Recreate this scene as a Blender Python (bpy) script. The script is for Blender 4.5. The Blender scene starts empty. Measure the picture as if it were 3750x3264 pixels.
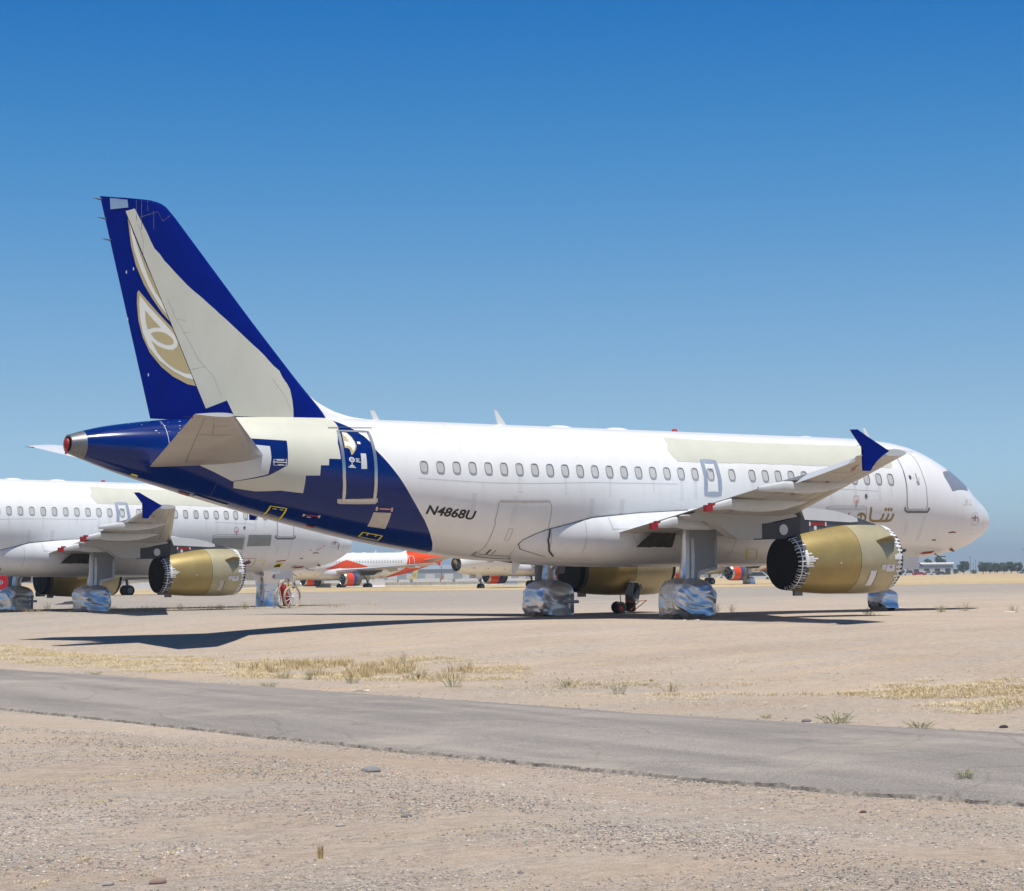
import bpy, bmesh, math, random
from math import sin, cos, pi, radians as R, degrees, atan2, sqrt
from mathutils import Vector, Matrix, noise
from mathutils.geometry import delaunay_2d_cdt
random.seed(7)
S = bpy.context.scene
COL = S.collection

# ---------------------------------------------------------------- camera
cam = bpy.data.cameras.new('camera'); camo = bpy.data.objects.new('camera', cam); COL.objects.link(camo)
CAM = Vector((-53.362, -54.197, 1.318))
_y, _p, _r = R(31.779), R(3.549), R(-0.669)
_fw = Vector((sin(_y)*cos(_p), cos(_y)*cos(_p), sin(_p)))
_rt = Vector((cos(_y), -sin(_y), 0)); _up = _rt.cross(_fw)
_rt, _up = cos(_r)*_rt + sin(_r)*_up, cos(_r)*_up - sin(_r)*_rt
M3 = Matrix((_rt, _up, -_fw)).transposed()
camo.matrix_world = Matrix.Translation(CAM) @ M3.to_4x4()
cam.sensor_fit = 'HORIZONTAL'; cam.sensor_width = 36.0; cam.lens = 7700.24/3750*36
cam.clip_start = 0.5; cam.clip_end = 30000
S.camera = camo
S.render.resolution_x, S.render.resolution_y = 1024, 891

# ---------------------------------------------------------------- sky, sun, exposure
SUN_EL, SUN_AZ = 77.0, 265.0            # where the sun stands, seen from the origin (degrees from +X)
w = bpy.data.worlds.new('World'); S.world = w; w.use_nodes = True
nt = w.node_tree; nt.nodes.clear()
wo = nt.nodes.new('ShaderNodeOutputWorld'); bg = nt.nodes.new('ShaderNodeBackground')
sky = nt.nodes.new('ShaderNodeTexSky'); sky.sky_type = 'NISHITA'; sky.sun_disc = False
sky.sun_elevation = R(SUN_EL); sky.sun_rotation = R(90 - SUN_AZ)
sky.air_density = 1.0; sky.dust_density = 0.6; sky.ozone_density = 3.0; sky.altitude = 300
# clear desert air: the Nishita sky deepened with height above the horizon
tcw = nt.nodes.new('ShaderNodeTexCoord'); sxyz = nt.nodes.new('ShaderNodeSeparateXYZ'); nt.links.new(tcw.outputs['Generated'], sxyz.inputs[0])
rmp = nt.nodes.new('ShaderNodeValToRGB'); nt.links.new(sxyz.outputs['Z'], rmp.inputs[0])
K = 0.62
el = rmp.color_ramp.elements
TINT = [(0.0, (.87, 1.20, 1.70)), (.016, (.87, 1.20, 1.70)), (.084, (.79, .955, 1.16)), (.132, (.66, .92, 1.10)), (.20, (.32, .83, 1.09)), (.264, (.05, .67, 1.06)), (.55, (.15, .44, .66)), (1.0, (.20, .40, .56))]
while len(el) < len(TINT): el.new(.5)
for e_, (p_, c_) in zip(el, TINT): e_.position = p_; e_.color = (c_[0]*K, c_[1]*K, c_[2]*K, 1)
mulw = nt.nodes.new('ShaderNodeMix'); mulw.data_type = 'RGBA'; mulw.blend_type = 'MULTIPLY'; mulw.inputs[0].default_value = 1
hs = nt.nodes.new('ShaderNodeHueSaturation'); hs.inputs['Saturation'].default_value = 1.2
nt.links.new(sky.outputs[0], hs.inputs['Color']); nt.links.new(hs.outputs[0], mulw.inputs[6]); nt.links.new(rmp.outputs[0], mulw.inputs[7])
nt.links.new(mulw.outputs[2], bg.inputs[0]); nt.links.new(bg.outputs[0], wo.inputs[0])
bg.inputs[1].default_value = 0.15
sl = bpy.data.lights.new('sun', 'SUN'); sl.energy = 4.6; sl.angle = R(0.53); sl.color = (1.0, 0.965, 0.90)
so = bpy.data.objects.new('sun', sl); COL.objects.link(so)
sd = Vector((cos(R(SUN_EL))*cos(R(SUN_AZ)), cos(R(SUN_EL))*sin(R(SUN_AZ)), sin(R(SUN_EL))))
so.rotation_euler = sd.to_track_quat('Z', 'Y').to_euler(); so.location = (0, 0, 200)
S.view_settings.view_transform = 'Standard'; S.view_settings.look = 'None'
S.view_settings.exposure = 0.14; S.view_settings.gamma = 1.0

# ---------------------------------------------------------------- materials
def nodes(name):
    m = bpy.data.materials.new(name); m.use_nodes = True
    t = m.node_tree; return m, t, t.nodes['Principled BSDF']
def mat(name, col, rough=.5, metal=0.0, var=.06, vscale=3.0, bump=0.0, bscale=40.0, coat=0.0, stretch=(1, 1, 1), spec=.5, col2=None):
    m, t, b = nodes(name); N, L = t.nodes.new, t.links.new
    b.inputs['Roughness'].default_value = rough; b.inputs['Metallic'].default_value = metal
    b.inputs['Coat Weight'].default_value = coat; b.inputs['Specular IOR Level'].default_value = spec
    tc = N('ShaderNodeTexCoord'); mp = N('ShaderNodeMapping'); mp.inputs['Scale'].default_value = stretch
    L(tc.outputs['Object'], mp.inputs[0])
    n = N('ShaderNodeTexNoise'); n.inputs['Scale'].default_value = vscale; n.inputs['Detail'].default_value = 6; n.inputs['Roughness'].default_value = .62
    L(mp.outputs[0], n.inputs['Vector'])
    r = N('ShaderNodeValToRGB'); r.color_ramp.elements[0].position = .3; r.color_ramp.elements[1].position = .7
    c2 = col2 or tuple(c*(1-var*2) for c in col)
    r.color_ramp.elements[0].color = (*c2, 1); r.color_ramp.elements[1].color = (*col, 1)
    L(n.outputs['Fac'], r.inputs[0]); L(r.outputs[0], b.inputs['Base Color'])
    if bump:
        n2 = N('ShaderNodeTexNoise'); n2.inputs['Scale'].default_value = bscale; n2.inputs['Detail'].default_value = 5
        L(tc.outputs['Object'], n2.inputs['Vector'])
        bp = N('ShaderNodeBump'); bp.inputs['Strength'].default_value = bump; bp.inputs['Distance'].default_value = .02
        L(n2.outputs['Fac'], bp.inputs['Height']); L(bp.outputs[0], b.inputs['Normal'])
    return m
def paint_white(name, col=(.815, .805, .785)):
    """weathered gloss white: faint vertical dirt runs and patchy dust"""
    m, t, b = nodes(name); N, L = t.nodes.new, t.links.new
    b.inputs['Roughness'].default_value = .28; b.inputs['Coat Weight'].default_value = .25; b.inputs['Coat Roughness'].default_value = .12
    tc = N('ShaderNodeTexCoord'); mp = N('ShaderNodeMapping'); mp.inputs['Scale'].default_value = (2.2, 1.0, .35)
    L(tc.outputs['Object'], mp.inputs[0])
    n = N('ShaderNodeTexNoise'); n.inputs['Scale'].default_value = 1.6; n.inputs['Detail'].default_value = 7; L(mp.outputs[0], n.inputs['Vector'])
    n2 = N('ShaderNodeTexNoise'); n2.inputs['Scale'].default_value = .55; n2.inputs['Detail'].default_value = 4; L(tc.outputs['Object'], n2.inputs['Vector'])
    mx = N('ShaderNodeMath'); mx.operation = 'MULTIPLY'; L(n.outputs['Fac'], mx.inputs[0]); L(n2.outputs['Fac'], mx.inputs[1])
    r = N('ShaderNodeValToRGB'); r.color_ramp.elements[0].position = .08; r.color_ramp.elements[1].position = .30
    r.color_ramp.elements[0].color = (col[0]*.945, col[1]*.935, col[2]*.91, 1); r.color_ramp.elements[1].color = (*col, 1)
    L(mx.outputs[0], r.inputs[0]); L(r.outputs[0], b.inputs['Base Color'])
    return m
def foil(name, col=(.74, .74, .755)):
    m, t, b = nodes(name); N, L = t.nodes.new, t.links.new
    b.inputs['Base Color'].default_value = (*col, 1); b.inputs['Metallic'].default_value = .82; b.inputs['Roughness'].default_value = .33
    tc = N('ShaderNodeTexCoord'); mp = N('ShaderNodeMapping'); mp.inputs['Scale'].default_value = (1.0, 1.0, 1.5)
    L(tc.outputs['Object'], mp.inputs[0])
    mp.inputs['Rotation'].default_value = (R(25), R(35), R(10)); mp.inputs['Scale'].default_value = (.8, 1.3, 1.9)
    n = N('ShaderNodeTexNoise'); n.noise_type = 'RIDGED_MULTIFRACTAL'; n.inputs['Scale'].default_value = 2.3; n.inputs['Detail'].default_value = 5.0; n.inputs['Roughness'].default_value = .62; n.inputs['Distortion'].default_value = .5
    L(mp.outputs[0], n.inputs['Vector'])
    bp = N('ShaderNodeBump'); bp.inputs['Strength'].default_value = .7; bp.inputs['Distance'].default_value = .045
    L(n.outputs['Fac'], bp.inputs['Height']); L(bp.outputs[0], b.inputs['Normal'])
    return m

WHITE = paint_white('aircraft_white')
WHITE2 = mat('fairing_white', (.74, .74, .74), .35, coat=.2, var=.05, vscale=2, stretch=(1, 1, .4))
BLUE = mat('navy_paint', (.0003, .018, .150), .18, coat=.25, var=.10, vscale=2, spec=.25)
BLUEFIN = mat('navy_fin_paint', (.0002, .012, .20), .5, coat=.0, var=.10, vscale=1.5, spec=.05)
BEIGE = mat('overspray_beige', (.60, .59, .49), .5, var=.04, vscale=1.6, stretch=(1, 1, .5))
GOLDM = mat('gold_emblem', (.50, .40, .20), .45, var=.03)
IVORY = mat('ivory_emblem', (.78, .77, .68), .45, var=.02)
GOLDTX = mat('gold_lettering', (.34, .225, .075), .45, var=.03)
GOLD = mat('gold_cowl', (.41, .305, .11), .42, .34, var=.11, vscale=1.3, coat=.15)
GOLD2 = mat('gold_cowl_faded', (.50, .435, .27), .46, .30, var=.11, vscale=1.3, coat=.08)
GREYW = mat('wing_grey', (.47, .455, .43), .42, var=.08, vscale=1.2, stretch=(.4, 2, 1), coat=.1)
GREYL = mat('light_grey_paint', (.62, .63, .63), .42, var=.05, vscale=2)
GREYP = mat('mid_grey_plate', (.30, .31, .33), .5, var=.05, vscale=3)
DARK = mat('pylon_charcoal', (.045, .045, .05), .5, var=.1)
DARKGL = mat('charcoal_gloss', (.10, .11, .13), .35, var=.1)
BLACK = mat('black_cover', (.008, .008, .010), .75, var=.2, bump=.3, bscale=8)
TYRE = mat('tyre_rubber', (.018, .018, .020), .8, var=.2)
METAL = mat('bare_metal', (.60, .60, .60), .30, .85, var=.08, vscale=6)
STEEL = mat('dark_steel', (.22, .22, .23), .45, .6, var=.15, vscale=6)
TAPE = mat('white_tape', (.80, .80, .80), .55, var=.05, vscale=20)
SILVERTAPE = mat('silver_tape', (.56, .58, .62), .35, .6, var=.08, vscale=8)
PAPER = mat('tan_paper', (.60, .54, .47), .7, var=.08, vscale=6, bump=.5, bscale=10)
RED = mat('red_streamer', (.42, .018, .022), .55, var=.1)
REDP = mat('red_paint', (.55, .006, .016), .35, var=.05)
YEL = mat('yellow_line', (.88, .74, .02), .5, var=.05)
BLK = mat('black_marking', (.010, .010, .012), .5, var=.05)
LINE = mat('panel_gap', (.20, .20, .21), .7, var=.1)
LINED = mat('gap_and_recess_shade', (.045, .045, .048), .7, var=.1)
STAIN = mat('dirt_run', (.765, .755, .735), .35, var=.05, vscale=3)
PANE = mat('window_shade', (.60, .60, .565), .35, var=.10, vscale=.7)
FILM = mat('window_film', (.30, .32, .37), .28, .15, var=.1, vscale=3, bump=.25, bscale=5)
FOIL = foil('silver_foil'); FOILF = mat('flat_foil', (.62, .64, .68), .28, .9, bump=.35, bscale=7); FOIL2 = foil('grey_foil', (.34, .35, .37))
ORANGE = mat('orange_paint', (.78, .075, .006), .35, var=.03)
PURPLE = mat('blue_wrap', (.05, .06, .30), .5, var=.2, vscale=4)
WOOD = mat('chock_wood', (.25, .17, .12), .8, var=.2, vscale=6)
RUST = mat('rusty_orange_frame', (.40, .10, .03), .6, var=.2, vscale=10)

# ---------------------------------------------------------------- mesh builder
class MB:
    def __init__(s): s.v = []; s.f = []; s.m = []; s.mats = []
    def mi(s, m):
        if m not in s.mats: s.mats.append(m)
        return s.mats.index(m)
    def add(s, vs, fs, m):
        o = len(s.v); k = s.mi(m); s.v += [tuple(p) for p in vs]
        for f in fs: s.f.append(tuple(i+o for i in f)); s.m.append(k)
    def grid(s, rows, m, cu=False, cv=False, flip=False, mf=None):
        n, k = len(rows), len(rows[0]); o = len(s.v)
        for r in rows: s.v += [tuple(p) for p in r]
        for i in range(n if cu else n-1):
            for j in range(k if cv else k-1):
                a, b = o+i*k+j, o+((i+1) % n)*k+j; c, d = o+((i+1) % n)*k+(j+1) % k, o+i*k+(j+1) % k
                s.f.append((a, d, c, b) if flip else (a, b, c, d)); s.m.append(s.mi(mf(i, j) if mf else m))
    def box(s, lo, hi, m, rot=None, at=None):
        x0, y0, z0 = lo; x1, y1, z1 = hi
        vs = [Vector(p) for p in ((x0, y0, z0), (x1, y0, z0), (x1, y1, z0), (x0, y1, z0), (x0, y0, z1), (x1, y0, z1), (x1, y1, z1), (x0, y1, z1))]
        if rot: vs = [rot @ p for p in vs]
        if at: vs = [p+Vector(at) for p in vs]
        s.add(vs, [(0, 3, 2, 1), (4, 5, 6, 7), (0, 1, 5, 4), (1, 2, 6, 5), (2, 3, 7, 6), (3, 0, 4, 7)], m)
    def tube(s, pts, r, m, n=8, caps=True):
        pts = [Vector(p) for p in pts]; rr = r if isinstance(r, (list, tuple)) else [r]*len(pts); rows = []
        for i, p in enumerate(pts):
            d = (pts[min(i+1, len(pts)-1)]-pts[max(i-1, 0)]).normalized()
            u = d.cross(Vector((0, 0, 1)) if abs(d.z) < .9 else Vector((1, 0, 0))).normalized(); v = d.cross(u)
            rows.append([p+rr[i]*(cos(a)*u+sin(a)*v) for a in [2*pi*j/n for j in range(n)]])
        o = len(s.v); s.grid(rows, m, cv=True)
        if caps:
            k = s.mi(m); s.f.append(tuple(o+j for j in range(n))); s.m.append(k)
            q = o+(len(pts)-1)*n; s.f.append(tuple(q+n-1-j for j in range(n))); s.m.append(k)
    def prism(s, poly, f0, f1, m):
        """poly 2D list; f0/f1 map (a,b)->3D for the two faces"""
        n = len(poly); vs = [f0(*p) for p in poly]+[f1(*p) for p in poly]
        s.add(vs, [tuple(range(n)), tuple(range(2*n-1, n-1, -1))]+[(i, i+n, (i+1) % n+n, (i+1) % n) for i in range(n)], m)
    def build(s, name, parent=None, ang=38, loc=None):
        me = bpy.data.meshes.new(name); me.from_pydata(s.v, [], s.f); 
        for m in s.mats: me.materials.append(m)
        for p, k in zip(me.polygons, s.m): p.material_index = k
        bm = bmesh.new(); bm.from_mesh(me); bmesh.ops.recalc_face_normals(bm, faces=bm.faces); bm.to_mesh(me); bm.free()
        if ang: me.shade_smooth(); me.set_sharp_from_angle(angle=R(ang))
        o = bpy.data.objects.new(name, me); COL.objects.link(o)
        if parent: o.parent = parent
        if loc: o.location = loc
        return o
def tag(o, label, cat, group=None, kind=None):
    o['label'] = label; o['category'] = cat
    if group: o['group'] = group
    if kind: o['kind'] = kind
    return o
def struct(o, kind='structure', label=None):
    o['kind'] = kind
    if label: o['label'] = label
    return o
def empty(name, loc=(0, 0, 0), rot=(0, 0, 0), parent=None):
    o = bpy.data.objects.new(name, None); COL.objects.link(o); o.location = loc; o.rotation_euler = rot; o.empty_display_size = .5
    if parent: o.parent = parent
    return o

# ---------------------------------------------------------------- fuselage shape (station s aft of the nose, angle phi up from the starboard beam)
ST = [(0.22,3.17,3.15,.01),(.25,3.30,3.01,.15),(.35,3.45,2.86,.32),(.55,3.62,2.70,.53),(.85,3.83,2.52,.77),(1.2,4.04,2.35,.98),(1.55,4.26,2.21,1.17),
 (1.9,4.56,2.11,1.32),(2.3,4.82,2.02,1.46),(2.8,5.11,1.93,1.60),(3.4,5.38,1.86,1.73),(4.2,5.65,1.80,1.85),(5.2,5.80,1.76,1.93),(6.4,5.86,1.735,1.97),(7.6,5.87,1.73,1.975),
 (20.0,5.87,1.73,1.975),(21.5,5.87,1.80,1.97),(23,5.87,1.99,1.945),(25,5.865,2.30,1.86),(27,5.845,2.72,1.69),(29,5.785,3.20,1.44),(31,5.65,3.73,1.10),(32.5,5.46,4.16,.78),(33.3,5.30,4.44,.55),(33.84,5.14,4.64,.36)]
def _slopes(k):
    x = [a[0] for a in ST]; y = [a[k] for a in ST]; n = len(x)
    h = [x[i+1]-x[i] for i in range(n-1)]; d = [(y[i+1]-y[i])/h[i] for i in range(n-1)]; m = [0.0]*n
    for i in range(1, n-1):
        if d[i-1]*d[i] > 0:
            w1, w2 = 2*h[i]+h[i-1], h[i]+2*h[i-1]; m[i] = (w1+w2)/(w1/d[i-1]+w2/d[i])
    m[0], m[-1] = d[0], d[-1]; return m
SL = {k: _slopes(k) for k in (1, 2, 3)}
def fus(s):
    s = min(max(s, ST[0][0]), ST[-1][0]); i = 0
    while i < len(ST)-2 and s > ST[i+1][0]: i += 1
    h = ST[i+1][0]-ST[i][0]; t = (s-ST[i][0])/h; o = []
    for k in (1, 2, 3):
        y0, y1, m0, m1 = ST[i][k], ST[i+1][k], SL[k][i], SL[k][i+1]
        o.append((1+2*t)*(1-t)**2*y0+t*(1-t)**2*h*m0+t*t*(3-2*t)*y1+t*t*(t-1)*h*m1)
    return o
X0 = 16.11                                    # root of every airliner: ground point midway between its main wheels
def P(s, y, z): return Vector((X0-s, y, z))
def FP(s, phi, off=0.0, side=-1):
    """point on the hull; side -1 starboard, +1 port"""
    t, b, wd = fus(s); c, q = cos(R(phi)), sin(R(phi)); zc, h = (t+b)/2, (t-b)/2
    p = P(s, side*wd*c, zc+h*q)
    if off:
        t2, b2, w2 = fus(s+.02); t1, b1, w1 = fus(s-.02)
        ds = P(.04, 0, 0)-P(0, 0, 0); ds = Vector((-.04, side*(w2-w1)*c, ((t2+b2)-(t1+b1))/2+((t2-t1)-(b2-b1))/2*q))
        dp = Vector((0, -side*wd*q, h*c)); n = ds.cross(dp).normalized()
        ctr = Vector((p.x, 0, zc))
        if n.dot(p-ctr) < 0: n = -n
        p = p+n*off
    return p
KP = .0352                                    # metres of skin per degree of phi
def densify(poly, d, closed=True):
    out = []; n = len(poly)
    for i in range(n if closed else n-1):
        a, b = poly[i], poly[(i+1) % n]; L = math.hypot(b[0]-a[0], b[1]-a[1]); k = max(1, int(L/d))
        for j in range(k): out.append((a[0]+(b[0]-a[0])*j/k, a[1]+(b[1]-a[1])*j/k))
    if not closed: out.append(poly[-1])
    return out
def cdt(poly, step):
    """triangulate a polygon with inner grid points -> points, tris"""
    pts = [Vector(p) for p in densify(poly, step)]; nb = len(pts)
    x0, x1 = min(p.x for p in pts), max(p.x for p in pts); y0, y1 = min(p.y for p in pts), max(p.y for p in pts)
    def inside(x, y):
        c = False; j = nb-1
        for i in range(nb):
            if (pts[i].y > y) != (pts[j].y > y) and x < (pts[j].x-pts[i].x)*(y-pts[i].y)/(pts[j].y-pts[i].y)+pts[i].x: c = not c
            j = i
        return c
    g = []; x = x0+step*.5
    while x < x1:
        y = y0+step*.5
        while y < y1:
            if inside(x, y): g.append(Vector((x, y)))
            y += step
        x += step
    r = delaunay_2d_cdt(pts+g, [], [list(range(nb))], 1, 1e-5)
    return r[0], r[2]
def fpatch(mb, poly, m, off=.004, step=.11, side=-1):
    """paint patch on the hull, poly in (s, phi)"""
    v, f = cdt([(a, b*KP) for a, b in poly], step)
    mb.add([FP(p[0], p[1]/KP, off, side) for p in v], [tuple(t) for t in f], m)
def strokeq(pts, wd, closed=False, step=.12):
    """2D polyline -> left/right offset lists"""
    q = densify(pts, step, closed); n = len(q); l, r = [], []
    for i in range(n):
        a = q[(i-1) % n] if (closed or i > 0) else q[i]; b = q[(i+1) % n] if (closed or i < n-1) else q[i]
        dx, dy = b[0]-a[0], b[1]-a[1]; L = math.hypot(dx, dy) or 1
        w2 = wd/2; l.append((q[i][0]-dy/L*w2, q[i][1]+dx/L*w2)); r.append((q[i][0]+dy/L*w2, q[i][1]-dx/L*w2))
    return l, r
def fstroke(mb, pts, wd, m, off=.006, closed=False, side=-1, step=.12):
    l, r = strokeq([(a, b*KP) for a, b in pts], wd, closed, step)
    mb.grid([[FP(a, b/KP, off, side) for a, b in l], [FP(a, b/KP, off, side) for a, b in r]], m, cv=closed)
def fblob(mb, s, phi, rs, rz, m, off=.006, n=14, side=-1):
    fpatch(mb, [(s+rs*cos(2*pi*i/n), phi+rz/KP*sin(2*pi*i/n)) for i in range(n)], m, off, .3, side)
def text2d(string, size, shear=0.0, bold=0.0):
    c = bpy.data.curves.new('lettering', 'FONT'); c.body = string; c.size = size; c.shear = shear; c.offset = bold; c.resolution_u = 3
    o = bpy.data.objects.new('lettering', c); COL.objects.link(o)
    dg = bpy.context.evaluated_depsgraph_get(); me = o.evaluated_get(dg).to_mesh()
    v = [(p.co.x, p.co.y) for p in me.vertices]; f = [tuple(p.vertices) for p in me.polygons]
    bpy.data.objects.remove(o); bpy.data.curves.remove(c); return v, f

# ---------------------------------------------------------------- fin shape
def pw(t, x):
    if x <= t[0][0]: return t[0][1]
    for (a, b), (c, d) in zip(t, t[1:]):
        if x <= c: return b+(d-b)*(x-a)/(c-a)
    return t[-1][1]
FLE = [(5.2,25.5),(5.83,26.02),(6.64,26.80),(7.06,27.18),(8.54,28.47),(11.39,30.86),(11.55,31.02),(11.66,31.20),(11.705,31.40),(11.72,31.55)]
def fle(z): return pw(FLE, z)
def fte(z): return 31.47+(z-5.6)/(11.71-5.6)*(32.96-31.47)
def fhi(z): return 29.92+(z-5.98)/(11.34-5.98)*(32.26-29.92)
def naca(u, t): u = min(max(u, 0), 1); return 5*t*(.2969*sqrt(u)-.126*u-.3516*u*u+.2843*u**3-.1015*u**4)
def fhalf(s, z):
    a, b = fle(z), fte(z); c = b-a; return c*naca((s-a)/c, .095)+.012
def finpt(s, z, off=0, side=-1): return P(s, side*(fhalf(s, z)+off), z)
def finpatch(mb, poly, m, off=.006, step=.16):
    v, f = cdt(poly, step); mb.add([finpt(p[0], p[1], off) for p in v], [tuple(t) for t in f], m)
def finstroke(mb, pts, wd, m, off=.007):
    l, r = strokeq(pts, wd, False, .3); mb.grid([[finpt(a, b, off) for a, b in l], [finpt(a, b, off) for a, b in r]], m)

# ---------------------------------------------------------------- wing shape
def wle(y): return 11.35+(y-2)*.534 if y > 2.6 else 11.35+(2.6-2)*.534-(2.6-y)*.9
def wte(y): return 17.35+(y-2)*.05 if y < 6.4 else 17.57+(y-6.4)/10.5*(20.70-17.57)
def wzl(y): return 2.87+(y-2)*.0755
def wzt(y): return pw([(1, 2.42), (2, 2.55), (4, 2.80), (6.4, 3.13), (8, 3.27), (10, 3.40), (12, 3.56), (14, 3.70), (16.9, 3.93)], y)
def wtc(y): return .15-.04*min(1, (y-2)/8)
def wpt(u, y, up, side):
    a, b = wle(y), wte(y); c = b-a; z = wzl(y)+(wzt(y)-wzl(y))*u; t = c*naca(u, wtc(y))
    return P(a+c*u, side*y, z+(t*1.1 if up else -t*.85)+(.02*c*sin(pi*u) if up else .012*c*sin(pi*u)))
US = [0, .006, .02, .05, .10, .18, .28, .40, .52, .64, .76, .88, 1.0]

# ---------------------------------------------------------------- engine shape
def eaxis(s): return pw([(10.1, 1.72), (11.9, 1.70), (13.1, 1.62), (14.0, 1.58), (15, 1.57)], s)
EPR = [(10.17,.895),(10.20,.96),(10.29,1.00),(10.5,1.028),(10.9,1.042),(11.3,1.045),(11.9,1.03),(12.5,.99),(13.05,.925),(13.4,.88),(13.8,.81),(14.02,.77)]
def EP(s, th, off=0, side=-1, shape=None):
    r = pw(shape or EPR, s)+off
    return P(s, side*(5.75+r*cos(R(th))), eaxis(s)+r*sin(R(th)))
def epatch(mb, s0, s1, t0, t1, m, off=.006, side=-1, n=4, sk=0):
    rows = [[EP(s0+(s1-s0)*i/n+sk*j/n, t0+(t1-t0)*j/n, off, side) for j in range(n+1)] for i in range(n+1)]
    mb.grid(rows, m)

# ---------------------------------------------------------------- small shared builders
def wrapped_bag(x0, x1, y0, y1, z0, z1, seed, n=72, k=36, amp=.045):
    """a wheel pair wrapped in foil: boxy sides, rounded shoulders, drawn in at the neck, big soft creases"""
    rows = []; cx, cy = (x0+x1)/2, (y0+y1)/2; rx, ry = (x1-x0)/2, (y1-y0)/2
    for i in range(k+1):
        t = i/k; row = []; z = z0+(z1-z0)*t
        prx = max(.24, (1-min(1, (abs(t-.44)/(.44 if t < .44 else .56)))**2.4)**.5) if t > .44 else .80+.20*(1-((.44-t)/.44)**2)
        pry = max(.18, (1-max(0, (t-.5)/.5)**4.5)**.5)
        fl = 1+.04*max(0, (.2-t)/.2)-.03*sin(pi*t)
        for j in range(n):
            a = 2*pi*j/n; e = .42
            sx = math.copysign(abs(cos(a))**e, cos(a)); sy = math.copysign(abs(sin(a))**e, sin(a))
            px, py = cx+rx*sx*prx*fl, cy+ry*sy*pry*fl
            q = Vector((px*1.3+seed*7, py*1.3, z*1.6))
            fold = 1-abs(noise.noise(Vector((px*1.3+z*1.0+seed*3, py*1.3-z*.8, z*2.0+px*1.2))))*2.0
            d = noise.noise(q)*amp*1.1+max(0, fold-.55)*amp*2.0+noise.noise(q*3.2)*amp*.45
            nrm = Vector((sx/rx, sy/ry, 0)).normalized()
            row.append((px+nrm.x*d, py+nrm.y*d, z+noise.noise(q*1.7)*.02+(noise.noise(Vector((px*3, py*3, seed)))*.06 if i == 0 else 0)))
        rows.append(row)
    return rows

# ================================================================ the airliner
EDGE = [(-90,22.85),(-82.4,22.89),(-73.4,22.93),(-60.2,23.15),(-47.6,23.43),(-35.9,23.73),(-26.9,24.0),(-15.7,24.31),(-1.2,24.67),(13,25.05),(24.6,25.35),(39.1,25.58),(52.4,25.86),(62.9,26.11),(69.3,26.24),(90,26.35)]
WIN_AFT = [23.92-.5334*i for i in range(19)]
WIN_FWD = [12.88, 12.08, 11.55, 11.03, 10.5, 9.96, 9.43, 8.9, 8.37, 7.87, 7.34, 6.82, 6.30]

def make_window(root, s, side, small=False):
    """rounded window ring with a recessed shade pane"""
    z = 4.41; rw, rh = .135, .195; n = 20; e = .62
    t, b, wd = fus(s); ph = degrees(math.asin((z-(t+b)/2)/((t-b)/2)))
    def ring(k, off, kk=1):
        out = []
        for i in range(n):
            a = 2*pi*i/n; x = math.copysign(abs(cos(a))**e, cos(a))*(rw-k); y = math.copysign(abs(sin(a))**e, sin(a))*(rh-k)
            out.append(FP(s+x, ph+y/KP, off, side))
        return out
    fm = MB(); fm.grid([ring(0, .002), ring(.004, .020), ring(.026, .022), ring(.034, .004)], WINFRAME, cv=True, mf=lambda i, j: WINFRAME if i < 2 else LINED)  # dark inner bevel: shadow of the recess painted into the frame
    fr = fm.build('cabin_window', root)
    pm = MB(); pr = ring(.030, .006); pm.add(pr, [tuple(range(n))], PANE); pm.build('window_pane', fr)
    return fr
WINFRAME = mat('window_frame_grey', (.42, .43, .45), .5, var=.05)

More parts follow.
